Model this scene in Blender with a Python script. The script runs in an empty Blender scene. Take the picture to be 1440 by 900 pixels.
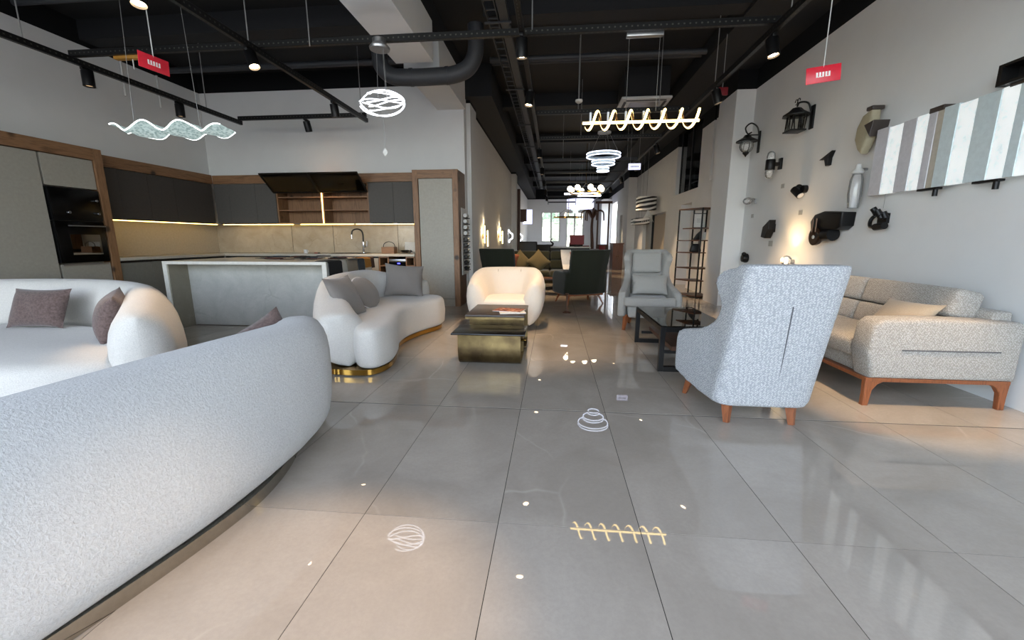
import bpy, bmesh, math, random
from mathutils import Vector, Matrix, Euler
random.seed(7)
S = bpy.context.scene
COL = S.collection

# ------------------------------------------------------------------ camera, daylight, exposure
cam = bpy.data.cameras.new('camera'); co = bpy.data.objects.new('camera', cam); COL.objects.link(co)
cam.sensor_width = 36.0; cam.lens = 583.6 / 1440 * 36.0; cam.clip_start = .05; cam.clip_end = 300
co.location = (0, 0, 1.2); co.rotation_euler = (math.radians(90 - 10.967), 0, math.radians(5.6156))
S.camera = co
w = bpy.data.worlds.new('world'); S.world = w; w.use_nodes = True
nt = w.node_tree; bgn = nt.nodes['Background']
sky = nt.nodes.new('ShaderNodeTexSky'); sky.sky_type = 'NISHITA'; sky.sun_disc = False
sky.sun_elevation = math.radians(38); sky.sun_rotation = math.radians(60); sky.air_density = 1.0; sky.dust_density = 1.6
mixs = nt.nodes.new('ShaderNodeMix'); mixs.data_type = 'RGBA'; mixs.inputs[0].default_value = .8
mixs.inputs[7].default_value = (.84, .83, .82, 1)                      # thin bright overcast over the blue
nt.links.new(sky.outputs[0], mixs.inputs[6]); nt.links.new(mixs.outputs[2], bgn.inputs[0]); bgn.inputs[1].default_value = 2.7
S.view_settings.view_transform = 'Standard'; S.view_settings.look = 'None'
S.view_settings.gamma = 1.0; S.view_settings.use_curve_mapping = False
S.view_settings.exposure = 0.84
S.cycles.use_denoising = True
S.cycles.max_bounces = 8; S.cycles.diffuse_bounces = 5; S.cycles.glossy_bounces = 5
S.cycles.transmission_bounces = 6; S.cycles.transparent_max_bounces = 12
S.cycles.sample_clamp_indirect = 6.0; S.cycles.caustics_reflective = False; S.cycles.caustics_refractive = False
def portal(loc, rot, sx, sy):
    l = bpy.data.lights.new('window_portal', 'AREA'); l.shape = 'RECTANGLE'; l.size = sx; l.size_y = sy
    l.cycles.is_portal = True
    o = bpy.data.objects.new('window_portal', l); o.location = loc; o.rotation_euler = rot; COL.objects.link(o)
portal((-1.75, -1.55, 2.0), (math.radians(-90), 0, 0), 10.2, 3.9)
portal((-.2, 27.05, 2.0), (math.radians(90), 0, 0), 1.2, 1.9)
portal((1.3, 27.05, 1.5), (math.radians(90), 0, 0), 1.1, 2.9)

# ------------------------------------------------------------------ materials
def lin(c):
    if isinstance(c, str):
        c = [int(c[i:i + 2], 16) / 255 for i in (0, 2, 4)]
    return tuple((x / 12.92 if x <= .04045 else ((x + .055) / 1.055) ** 2.4) for x in c) + (1.0,)
class NM:
    def __init__(s, name):
        s.m = bpy.data.materials.new(name); s.m.use_nodes = True
        s.t = s.m.node_tree; s.n = s.t.nodes; s.l = s.t.links
        s.b = s.n['Principled BSDF']; s.out = s.n['Material Output']
    def node(s, typ, **kw):
        n = s.n.new(typ)
        for k, v in kw.items():
            if k in n.inputs.keys():
                n.inputs[k].default_value = v
            else: setattr(n, k, v)
        return n
    def link(s, a, b): s.l.new(a, b)
    def coords(s, scale=(1, 1, 1), kind='Object', rot=(0, 0, 0)):
        tc = s.node('ShaderNodeTexCoord'); mp = s.node('ShaderNodeMapping')
        mp.inputs['Scale'].default_value = scale; mp.inputs['Rotation'].default_value = rot
        s.link(tc.outputs[kind], mp.inputs['Vector']); return mp.outputs[0]
    def noise(s, vec, scale, detail=4, rough=.55, dist=0):
        n = s.node('ShaderNodeTexNoise', Scale=scale, Detail=detail, Roughness=rough, Distortion=dist)
        s.link(vec, n.inputs['Vector']); return n.outputs['Fac']
    def ramp(s, fac, stops):
        r = s.node('ShaderNodeValToRGB'); e = r.color_ramp.elements
        while len(e) < len(stops): e.new(.5)
        for k, (p, c) in enumerate(stops):
            e[k].position = p; e[k].color = lin(c) if isinstance(c, str) else (c, c, c, 1)
        s.link(fac, r.inputs[0]); return r.outputs[0]
    def bump(s, h, strength, dist=.01):
        b = s.node('ShaderNodeBump', Strength=strength, Distance=dist)
        s.link(h, b.inputs['Height']); s.link(b.outputs[0], s.b.inputs['Normal'])
    def mix(s, fac, a, b, mode='MIX'):
        m = s.node('ShaderNodeMix', data_type='RGBA', blend_type=mode)
        for sock, v in ((m.inputs[0], fac), (m.inputs[6], a), (m.inputs[7], b)):
            if hasattr(v, 'is_linked') or hasattr(v, 'links'): s.link(v, sock)
            else: sock.default_value = v
        return m.outputs[2]
    def math(s, op, a, b=0.0):
        m = s.node('ShaderNodeMath', operation=op)
        for sock, v in ((m.inputs[0], a), (m.inputs[1], b)):
            if hasattr(v, 'links'): s.link(v, sock)
            else: sock.default_value = v
        return m.outputs[0]
def plain(name, c, rough=.5, metal=0, var=.06, scale=30, bump=0, bscale=200, spec=.5, coat=0):
    k = NM(name); v = k.coords(); f = k.noise(v, scale)
    base = lin(c); k.link(k.mix(k.ramp(f, [(.3, 0.0), (.7, 1.0)]), tuple(x * (1 - var) for x in base[:3]) + (1,), tuple(min(1, x * (1 + var)) for x in base[:3]) + (1,)), k.b.inputs['Base Color'])
    k.b.inputs['Roughness'].default_value = rough; k.b.inputs['Metallic'].default_value = metal
    k.b.inputs['Specular IOR Level'].default_value = spec; k.b.inputs['Coat Weight'].default_value = coat
    if bump: k.bump(k.noise(v, bscale, 3), bump, .004)
    return k.m
def emit(name, c, strength, base=None):
    k = NM(name); k.b.inputs['Base Color'].default_value = lin(base or c); v = k.coords()
    k.b.inputs['Emission Color'].default_value = lin(c); k.b.inputs['Emission Strength'].default_value = strength
    k.b.inputs['Roughness'].default_value = .4; return k.m
def glass(name, tint='ffffff', alpha=.12, rough=.02, spec=.5):
    # thin architectural pane: mostly see-through, with a mirror layer
    k = NM(name); tr = k.node('ShaderNodeBsdfTransparent'); tr.inputs[0].default_value = lin(tint)
    gl = k.node('ShaderNodeBsdfGlossy', Roughness=rough); fr = k.node('ShaderNodeFresnel', IOR=1.5)
    a = k.math('ADD', fr.outputs[0], alpha); mx = k.node('ShaderNodeMixShader')
    k.link(a, mx.inputs[0]); k.link(tr.outputs[0], mx.inputs[1]); k.link(gl.outputs[0], mx.inputs[2])
    k.link(mx.outputs[0], k.out.inputs['Surface']); return k.m
def wallpaint(name, c, top=None, dark='0b0c0e', rough=.85):
    k = NM(name); v = k.coords(kind='Object'); f = k.noise(v, 3, 3)
    col = k.mix(k.ramp(f, [(.3, 0.0), (.7, 1.0)]), tuple(x * .965 for x in lin(c)[:3]) + (1,), lin(c))
    if top is not None:                                   # painted black above a straight line
        g = k.node('ShaderNodeNewGeometry'); sp = k.node('ShaderNodeSeparateXYZ'); k.link(g.outputs['Position'], sp.inputs[0])
        col = k.mix(k.math('GREATER_THAN', sp.outputs[2], top), col, lin(dark))
    k.link(col, k.b.inputs['Base Color']); k.b.inputs['Roughness'].default_value = rough
    k.b.inputs['Specular IOR Level'].default_value = .25
    k.bump(k.noise(v, 90, 4), .12, .004); return k.m
def boucle(name, c, scale=170, depth=.55, c2=None):
    k = NM(name); v = k.coords(); f = k.noise(v, scale, 5, .65, .4); big = k.noise(v, 9, 2)
    base = lin(c); lo = tuple(x * .80 for x in base[:3]) + (1,)
    col = k.mix(k.ramp(f, [(.32, 0.0), (.62, 1.0)]), lin(c2) if c2 else lo, base)
    k.link(k.mix(k.ramp(big, [(.35, 0.0), (.65, .12)]), col, (base[0] * .8, base[1] * .8, base[2] * .82, 1)), k.b.inputs['Base Color'])
    k.b.inputs['Roughness'].default_value = .95; k.b.inputs['Specular IOR Level'].default_value = .12
    k.b.inputs['Sheen Weight'].default_value = .25; k.bump(f, depth, .006); return k.m
def tweed(name, c, c2):
    k = NM(name); v = k.coords(scale=(1, 1, 1.25), rot=(.5, .35, .6))
    vo = k.node('ShaderNodeTexVoronoi', Scale=85.0, Randomness=.55); k.link(v, vo.inputs['Vector'])
    f = k.ramp(vo.outputs['Distance'], [(.12, 1.0), (.62, 0.0)]); n2 = k.noise(v, 260, 3)
    col = k.mix(f, lin(c2), lin(c)); col = k.mix(k.ramp(n2, [(.4, 0.0), (.7, .35)]), col, lin(c2))
    k.link(col, k.b.inputs['Base Color']); k.b.inputs['Roughness'].default_value = .93
    k.b.inputs['Specular IOR Level'].default_value = .12; k.b.inputs['Sheen Weight'].default_value = .12
    k.bump(f, .5, .005); return k.m
def wood(name, c1, c2, knot=None, axis=2, scale=1.0, rough=.5):
    k = NM(name); sc = [14, 14, 14]; sc[axis] = 1.1
    v = k.coords(scale=tuple(s * scale for s in sc)); oi = k.node('ShaderNodeObjectInfo')
    add = k.node('ShaderNodeVectorMath', operation='ADD'); k.link(v, add.inputs[0])
    rnd = k.node('ShaderNodeCombineXYZ'); r10 = k.math('MULTIPLY', oi.outputs['Random'], 40.0)
    for i in range(3): k.link(r10, rnd.inputs[i])
    k.link(rnd.outputs[0], add.inputs[1]); vv = add.outputs[0]
    f = k.noise(vv, 1.6, 6, .6, 1.2); col = k.ramp(f, [(.28, c1), (.5, c2), (.72, c1)])
    fine = k.noise(vv, 9, 3); col = k.mix(k.ramp(fine, [(.45, 0.0), (.75, .35)]), col, lin(c1))
    if knot:
        v2 = k.coords(scale=(3.2, 3.2, 3.2)); vo = k.node('ShaderNodeTexVoronoi', Scale=1.0); k.link(v2, vo.inputs['Vector'])
        col = k.mix(k.ramp(vo.outputs['Distance'], [(.09, 1.0), (.19, 0.0)]), col, lin(knot))
    k.link(col, k.b.inputs['Base Color']); k.b.inputs['Roughness'].default_value = rough
    k.bump(f, .12, .004); return k.m
def stone(name, base, cloud, vein, vs=1.0, rough=.25, per_object=False, vein_w=.012, vein_mix=.8, spec=.5, kind='Object'):
    k = NM(name); v = k.coords(kind=kind)
    if per_object:
        oi = k.node('ShaderNodeObjectInfo'); cmb = k.node('ShaderNodeCombineXYZ')
        for i, s in enumerate((37.0, 91.0, 53.0)): k.link(k.math('MULTIPLY', oi.outputs['Random'], s), cmb.inputs[i])
        ad = k.node('ShaderNodeVectorMath', operation='ADD'); k.link(v, ad.inputs[0]); k.link(cmb.outputs[0], ad.inputs[1]); v = ad.outputs[0]
    f = k.noise(v, 2.2 * vs, 6, .62, .6); g = k.noise(v, 60, 5, .7)
    col = k.ramp(f, [(.30, cloud), (.68, base)])
    col = k.mix(k.ramp(g, [(.36, .20), (.62, 0.0)]), col, tuple(x * .62 for x in lin(base)[:3]) + (1,))
    warp = k.node('ShaderNodeTexNoise', Scale=1.3 * vs, Detail=4.0); k.link(v, warp.inputs['Vector'])
    wv = k.node('ShaderNodeVectorMath', operation='MULTIPLY_ADD'); k.link(warp.outputs['Color'], wv.inputs[0])
    wv.inputs[1].default_value = (.55, .55, .55); k.link(v, wv.inputs[2])
    vo = k.node('ShaderNodeTexVoronoi', feature='DISTANCE_TO_EDGE', Scale=.85 * vs); k.link(wv.outputs[0], vo.inputs['Vector'])
    line = k.ramp(vo.outputs['Distance'], [(0.0, vein_mix), (vein_w, 0.0)])
    mask = k.ramp(k.noise(v, 1.7 * vs, 2), [(.48, 0.0), (.62, 1.0)])
    col = k.mix(k.math('MULTIPLY', line, mask), col, lin(vein))
    k.link(col, k.b.inputs['Base Color']); k.b.inputs['Roughness'].default_value = rough
    k.b.inputs['Specular IOR Level'].default_value = spec
    return k.m
def brushed(name, c1, c2, rough=.32, axis=0):
    k = NM(name); sc = [60, 60, 60]; sc[axis] = 1.2; v = k.coords(scale=tuple(sc)); f = k.noise(v, 1.0, 4)
    p = k.noise(k.coords(), 5, 3); col = k.mix(k.ramp(p, [(.35, 0.0), (.65, 1.0)]), lin(c1), lin(c2))
    k.link(col, k.b.inputs['Base Color']); k.b.inputs['Metallic'].default_value = .95
    k.link(k.ramp(f, [(.3, rough * .8), (.7, rough * 1.25)]), k.b.inputs['Roughness']); return k.m

M = {}
M['tile'] = stone('porcelain_tile', 'b6ada2', 'a0978c', 'd0c8bc', .7, .014, True, .006, .38, .62)
M['floor_slab'] = stone('porcelain_floor', 'b6ada2', 'a0978c', 'd0c8bc', .7, .014, False, .006, .38, .62)
M['grout'] = plain('dark_grout', '232220', .9, spec=.1)
M['wall_kitchen'] = wallpaint('white_paint_kitchen', 'e0e1e1', 3.93)
M['wall_hall'] = wallpaint('white_paint_hall', 'e0e1e1', 3.67)
M['wall_white'] = wallpaint('white_paint', 'e0e1e1')
M['black_paint'] = plain('black_ceiling_paint', '121316', .75, bump=.2, bscale=60)
M['black_pipe'] = plain('charcoal_duct_paint', '34363a', .55)
M['black_metal'] = plain('black_metal', '0d0d0f', .42, .3)
M['rail_hole'] = plain('painted_slot_light', '4d4d49', .5, .5)  # grey stands in for light seen through the rail slots
M['wire'] = plain('steel_wire', '9a9a9a', .4, .6)
M['boucle'] = boucle('white_boucle', 'cfccc6', 150, .5)
M['boucle_grey'] = boucle('pale_grey_boucle', 'c4c5c4', 110, .8)
M['boucle_cream'] = boucle('cream_boucle', 'dcd4c8', 240, .35)
M['tweed'] = tweed('grey_tweed', 'd3d5d6', '9b9ea2')
M['tweed_sofa'] = tweed('greige_tweed', 'c9c6c0', '98948d')
M['tweed_pale'] = boucle('pale_grey_weave', '9f9d98', 260, .3)
M['mauve'] = boucle('mauve_plush', '6b5b57', 60, .35, '4d403e')
M['taupe'] = boucle('taupe_weave', '827c77', 300, .3)
M['cream_fabric'] = boucle('cream_linen', 'ac9f8c', 200, .3)
M['olive'] = boucle('olive_fabric', '3d3b2b', 200, .2)
M['olive_gold'] = boucle('golden_olive_fabric', '655a3e', 200, .2)
M['green'] = boucle('dark_green_fabric', '272a20', 220, .2)
M['seam'] = plain('dark_seam_thread', '56585c', .9)
M['white_piping'] = plain('white_piping', 'e6e2dc', .8)
M['oak'] = wood('rustic_oak', '5e4129', '8f6a4a', '2c1c13', 2, 1.0)
M['oak_h'] = wood('rustic_oak_horizontal', '5e4129', '8f6a4a', '2c1c13', 0, 1.0)
M['oak_y'] = wood('rustic_oak_along_wall', '5e4129', '8f6a4a', '2c1c13', 1, 1.0)
M['walnut'] = wood('walnut_leg', '6a3a22', '955936', None, 2, 2.0, .38)
M['brown_board'] = wood('brown_laminate', '3a241a', '5c3a29', None, 1, 1.0, .45)
M['beige_door'] = plain('beige_lacquer', '9c978c', .45, bump=.05)
M['grey_door'] = plain('grey_lacquer', '55524f', .62, spec=.3)
M['greydark_door'] = plain('dark_taupe_lacquer', '45413e', .6, spec=.3)
M['grey_base'] = plain('pale_grey_lacquer', '77766f', .4)
M['black_glass'] = plain('black_oven_glass', '020202', .22, spec=.22)
M['black_matte'] = plain('matte_black_plastic', '0b0b0c', .5)
M['chrome'] = plain('chrome', 'd9dadc', .1, 1.0)
M['steel'] = plain('brushed_steel', 'a7a8aa', .3, .9)
M['brass'] = plain('polished_brass', 'c79a4a', .16, 1.0)
M['plinth_steel'] = plain('polished_plinth_steel', 'b5b1a8', .14, 1.0)
M['bronze'] = brushed('brushed_bronze', '5c4d37', '85734f', .34, 2)
M['brown_top'] = plain('dark_brown_top', '3d3531', .35)
M['black_top'] = plain('satin_black_top', '0c0c0d', .28)
M['splash'] = stone('beige_marble_splashback', 'bdb09b', 'ab9d86', '8d7e68', 2.0, .12, True, .02, .5)
M['splash_plain'] = plain('pale_stone_splashback', 'b5ab98', .35)
M['worktop'] = plain('pale_worktop', 'b9b3a6', .25)
M['island'] = stone('pale_marble_island', 'c0bfb9', 'aeaea8', '97978f', 1.6, .22, False, .02, .4)
M['island_edge'] = plain('pale_marble_edge', 'd5d2ca', .3)
M['island_dark'] = stone('taupe_stone_island', '8f8878', '827b6c', 'a49c8c', 1.6, .3, False, .02, .3)
M['paper'] = plain('white_paper', 'd8d6d0', .8)
M['red_sign'] = plain('red_acrylic', 'd8263a', .35)
M['white_print'] = plain('white_print', 'f2eeea', .6)
M['ochre'] = plain('ochre_plastic', 'a9782a', .5)
M['orange'] = plain('terracotta_fabric', 'b86a45', .8)
M['pink'] = plain('dusty_pink_fabric', 'b98578', .85)
M['navy'] = plain('navy_fabric', '20263a', .85)
M['tinted'] = glass('tinted_bronze_glass', 'dccbb0', .03, .03)
M['clear'] = glass('clear_glass', 'f2f6f5', .06, .03)
M['smoked'] = glass('smoked_glass', 'b5b5b2', .12, .015)
M['dark_pane'] = glass('dark_window_glass', '23262b', .06, .03)
M['led_warm'] = emit('warm_led_strip', 'ffcf70', 5)
M['led_helix'] = emit('warm_led_tube', 'ffdc8a', 5)
M['led_white'] = emit('white_led', 'f3f6ff', 2.4)
M['led_cool'] = emit('cool_white_led', 'dfe8ff', 2.4)
M['led_wave'] = emit('lit_acrylic', 'e8f4f2', .8, 'd5e2e0')
M['led_wave_edge'] = emit('lit_acrylic_edge', 'eef8f6', 3.0)
M['lens'] = emit('spotlight_lens', 'ffdcae', 22)
M['lens_off'] = emit('dim_spotlight_lens', 'c9a67c', .9)
M['globe'] = emit('lit_opal_globe', 'ffe9c6', 5)
M['sconce_led'] = emit('sconce_led', 'ffdf9c', 4)
M['blue_led'] = emit('blue_display', '3a3cff', 6)
M['screen'] = emit('pale_lit_panel', 'cfd2f2', .8)
M['white_box'] = plain('white_plastic', 'd0d0ce', .5)
def lamp_glass():
    k = NM('lamp_globe_glass'); tr = k.node('ShaderNodeBsdfTransparent'); gl = k.node('ShaderNodeBsdfGlossy', Roughness=.03); df = k.node('ShaderNodeBsdfDiffuse'); df.inputs[0].default_value = (.85, .86, .86, 1)
    m1 = k.node('ShaderNodeMixShader'); m1.inputs[0].default_value = .28; k.link(tr.outputs[0], m1.inputs[1]); k.link(df.outputs[0], m1.inputs[2])
    lw = k.node('ShaderNodeFresnel', IOR=1.5); m2 = k.node('ShaderNodeMixShader'); k.link(lw.outputs[0], m2.inputs[0]); k.link(m1.outputs[0], m2.inputs[1]); k.link(gl.outputs[0], m2.inputs[2])
    k.link(m2.outputs[0], k.out.inputs['Surface']); return k.m
M['lamp_glass'] = lamp_glass()
M['dark_bronze'] = plain('dark_bronze', '4a382b', .32, .8)
M['price'] = plain('grey_price_card', 'a5a5a2', .7)
M['shade'] = plain('beige_lamp_shade', 'a59c83', .7)
M['leaf'] = plain('tree_leaves', 'a3b596', .8, var=.4, scale=6)
M['pave'] = plain('pavement', '9a9894', .9)
M['red_dark'] = plain('dark_red_plastic', '7d1522', .5)
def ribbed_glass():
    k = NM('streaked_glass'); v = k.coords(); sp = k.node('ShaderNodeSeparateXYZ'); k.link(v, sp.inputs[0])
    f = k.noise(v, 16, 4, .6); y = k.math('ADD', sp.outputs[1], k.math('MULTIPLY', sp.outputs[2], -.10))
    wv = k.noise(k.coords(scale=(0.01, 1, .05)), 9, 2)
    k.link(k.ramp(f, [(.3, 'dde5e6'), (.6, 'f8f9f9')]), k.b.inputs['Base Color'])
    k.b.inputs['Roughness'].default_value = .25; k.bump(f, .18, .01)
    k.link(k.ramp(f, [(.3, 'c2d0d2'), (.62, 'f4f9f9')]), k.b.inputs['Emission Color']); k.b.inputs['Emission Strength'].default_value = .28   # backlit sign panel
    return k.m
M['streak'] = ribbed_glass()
M['glass_pale'] = plain('pale_blue_glass', 'd0dde0', .12, spec=.7)
M['glass_grey'] = plain('pale_mauve_glass', 'cbcacf', .14, spec=.7)

# ------------------------------------------------------------------ shape helpers
def sgn(x): return -1 if x < 0 else 1
def catmull(pts, n=8, closed=False):
    pts = [Vector(p) for p in pts]; out = []; m = len(pts)
    rng = range(m) if closed else range(m - 1)
    for i in rng:
        p1, p2 = pts[i], pts[(i + 1) % m]
        p0 = pts[(i - 1) % m] if (closed or i > 0) else p1 * 2 - p2
        p3 = pts[(i + 2) % m] if (closed or i + 2 < m) else p2 * 2 - p1
        for k in range(n):
            t = k / n; t2, t3 = t * t, t * t * t
            out.append(.5 * ((2 * p1) + (p2 - p0) * t + (2 * p0 - 5 * p1 + 4 * p2 - p3) * t2 + (3 * p1 - p0 - 3 * p2 + p3) * t3))
    if not closed: out.append(pts[-1])
    return out
def resample(pts, n):
    d = [0]
    for a, b in zip(pts, pts[1:]): d.append(d[-1] + (b - a).length)
    out = []; j = 0
    for k in range(n):
        s = d[-1] * k / (n - 1)
        while j < len(d) - 2 and d[j + 1] < s: j += 1
        t = (s - d[j]) / max(1e-9, d[j + 1] - d[j]); out.append(pts[j].lerp(pts[j + 1], min(1, max(0, t))))
    return out, d[-1]
class B:
    def __init__(s): s.bm = bmesh.new()
    def merge(s, other):
        me = bpy.data.meshes.new('tmp'); other.to_mesh(me); other.free(); s.bm.from_mesh(me); bpy.data.meshes.remove(me); return s
    def box(s, x0, x1, y0, y1, z0, z1, bev=0, seg=2, rot=None, top=None):
        b = bmesh.new(); v = []
        for z in (z0, z1):
            for x, y in ((x0, y0), (x1, y0), (x1, y1), (x0, y1)):
                v.append(b.verts.new((x, y, z)))
        if top:                                            # (dx, dy) inset of the top face
            cx, cy = (x0 + x1) / 2, (y0 + y1) / 2
            for q in v[4:]: q.co.x = cx + (q.co.x - cx) * top[0]; q.co.y = cy + (q.co.y - cy) * top[1]
        for f in ((0, 3, 2, 1), (4, 5, 6, 7), (0, 1, 5, 4), (1, 2, 6, 5), (2, 3, 7, 6), (3, 0, 4, 7)): b.faces.new([v[i] for i in f])
        if bev: bmesh.ops.bevel(b, geom=list(b.edges), offset=bev, segments=seg, profile=.5, affect='EDGES')
        if rot is not None: bmesh.ops.transform(b, matrix=rot, verts=b.verts)
        return s.merge(b)
    def rings(s, rings, caps=True, closed=True):
        vs = [[s.bm.verts.new(p) for p in r] for r in rings]; n = len(vs[0])
        for a, c in zip(vs, vs[1:]):
            for i in range(n if closed else n - 1):
                j = (i + 1) % n
                s.bm.faces.new((a[i], a[j], c[j], c[i]))
        if caps and closed: s.bm.faces.new(list(reversed(vs[0]))); s.bm.faces.new(vs[-1])
        return s
    def cyl(s, p0, p1, r0, r1=None, n=16):
        return s.tube([p0, p1], r0, n, r1=r1)
    def tube(s, pts, r, n=8, closed=False, r1=None):
        pts = [Vector(p) for p in pts]; m = len(pts); rings = []; up = None
        for i, p in enumerate(pts):
            if closed: t = pts[(i + 1) % m] - pts[i - 1]
            else: t = pts[min(i + 1, m - 1)] - pts[max(i - 1, 0)]
            t.normalize()
            if up is None:
                up = t.cross(Vector((0, 0, 1)) if abs(t.z) < .9 else Vector((1, 0, 0))).normalized()
            up = (up - t * up.dot(t)).normalized(); sd = t.cross(up)
            rr = r if r1 is None else r + (r1 - r) * i / (m - 1)
            rings.append([p + (up * math.cos(2 * math.pi * k / n) + sd * math.sin(2 * math.pi * k / n)) * rr for k in range(n)])
        if closed: rings.append(rings[0]); 
        if closed:
            vs = [[s.bm.verts.new(p) for p in r_] for r_ in rings[:-1]]
            for i in range(m):
                a, c = vs[i], vs[(i + 1) % m]
                for k in range(n): s.bm.faces.new((a[k], a[(k + 1) % n], c[(k + 1) % n], c[k]))
            return s
        return s.rings(rings)
    def lathe(s, prof, c=(0, 0, 0), n=24, axis='z'):
        rings = []
        for r, z in prof:
            ring = []
            for k in range(n):
                a = 2 * math.pi * k / n; x, y = max(r, 1e-4) * math.cos(a), max(r, 1e-4) * math.sin(a)
                q = (x, y, z) if axis == 'z' else ((z, x, y) if axis == 'x' else (x, z, y))
                ring.append((q[0] + c[0], q[1] + c[1], q[2] + c[2]))
            rings.append(ring)
        return s.rings(rings)
    def sphere(s, c, r, sx=1, sy=1, sz=1, n=16, m=10):
        return s.lathe_e(c, r, sx, sy, sz, n, m)
    def lathe_e(s, c, r, sx, sy, sz, n, m):
        rings = []
        for j in range(m + 1):
            a = math.pi * j / m - math.pi / 2; rr = max(math.cos(a), 1e-3)
            rings.append([(c[0] + r * sx * rr * math.cos(2 * math.pi * k / n), c[1] + r * sy * rr * math.sin(2 * math.pi * k / n), c[2] + r * sz * math.sin(a)) for k in range(n)])
        return s.rings(rings)
    def prism(s, poly, f, t0, t1, bev=0, seg=2):
        b = bmesh.new(); a = [b.verts.new(f(u, v, t0)) for u, v in poly]; c = [b.verts.new(f(u, v, t1)) for u, v in poly]
        n = len(poly); b.faces.new(a); b.faces.new(list(reversed(c)))
        for i in range(n): b.faces.new((a[(i + 1) % n], a[i], c[i], c[(i + 1) % n]))
        bmesh.ops.recalc_face_normals(b, faces=b.faces)
        if bev:
            es = [e for e in b.edges if (e.verts[0] in a) == (e.verts[1] in a)]
            bmesh.ops.bevel(b, geom=es, offset=bev, segments=seg, profile=.5, affect='EDGES')
        return s.merge(b)
    def layers(s, outline, prof, crown=0):
        # outline: closed list of 2-D points; prof: list of (inset, z); capped top and bottom
        m = len(outline); pts = [Vector((p[0], p[1])) for p in outline]
        area = sum(pts[i].x * pts[(i + 1) % m].y - pts[(i + 1) % m].x * pts[i].y for i in range(m))
        o = 1 if area > 0 else -1; nr = []
        for i in range(m):
            t = (pts[(i + 1) % m] - pts[i - 1]).normalized(); nr.append(Vector((-t.y, t.x)) * o)
        rings = [[(pts[i].x + nr[i].x * ins, pts[i].y + nr[i].y * ins, z) for i in range(m)] for ins, z in prof]
        for (ins, z), ring in zip(prof, rings):
            for _ in range(int(max(0, ins) * 220)):
                old = [(p[0], p[1]) for p in ring]
                for i in range(m): ring[i] = ((old[i - 1][0] + 2 * old[i][0] + old[(i + 1) % m][0]) / 4, (old[i - 1][1] + 2 * old[i][1] + old[(i + 1) % m][1]) / 4, z)
        if o < 0: rings = [list(reversed(r)) for r in rings]
        return s.rings(rings)
    def obj(s, name, mat, parent=None, smooth=True, angle=.7, loc=None, rot=None):
        bmesh.ops.recalc_face_normals(s.bm, faces=s.bm.faces)
        me = bpy.data.meshes.new(name); s.bm.to_mesh(me); s.bm.free()
        if smooth: me.shade_smooth(); me.set_sharp_from_angle(angle=angle)
        if isinstance(mat, str): mat = M[mat]
        me.materials.append(mat)
        o = bpy.data.objects.new(name, me); COL.objects.link(o)
        if parent is not None: o.parent = parent
        if loc is not None: o.location = loc
        if rot is not None: o.rotation_euler = rot
        return o
def soften(o, voxel=.016, it=14, fac=.5):
    r = o.modifiers.new('remesh', 'REMESH'); r.mode = 'VOXEL'; r.voxel_size = voxel; r.use_smooth_shade = True
    q = o.modifiers.new('smooth', 'SMOOTH'); q.factor = fac; q.iterations = it
    return o
def tag(o, label, cat, group=None):
    o['label'] = label; o['category'] = cat
    if group: o['group'] = group
    return o
def thing(name, label, cat, loc=(0, 0, 0), rotz=0, group=None):
    o = bpy.data.objects.new(name, None); o.empty_display_size = .1; COL.objects.link(o)
    o.location = loc; o.rotation_euler = (0, 0, rotz); return tag(o, label, cat, group)
def struct(o): o['kind'] = 'structure'; return o
def stuff(o): o['kind'] = 'stuff'; return o
def clone(root, label=None, group=None, loc=None, rotz=None):
    r = root.copy(); COL.objects.link(r)
    if label: r['label'] = label
    if group: r['group'] = group
    if loc is not None: r.location = loc
    if rotz is not None: r.rotation_euler = (0, 0, rotz)
    def rec(a, b):
        for ch in list(a.children):
            c = ch.copy(); c.parent = b; COL.objects.link(c); rec(ch, c)
    rec(root, r); return r
def box(name, mat, dims, parent=None, bev=0, **kw): return B().box(*dims, bev=bev).obj(name, mat, parent, **kw)
R = math.radians

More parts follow.
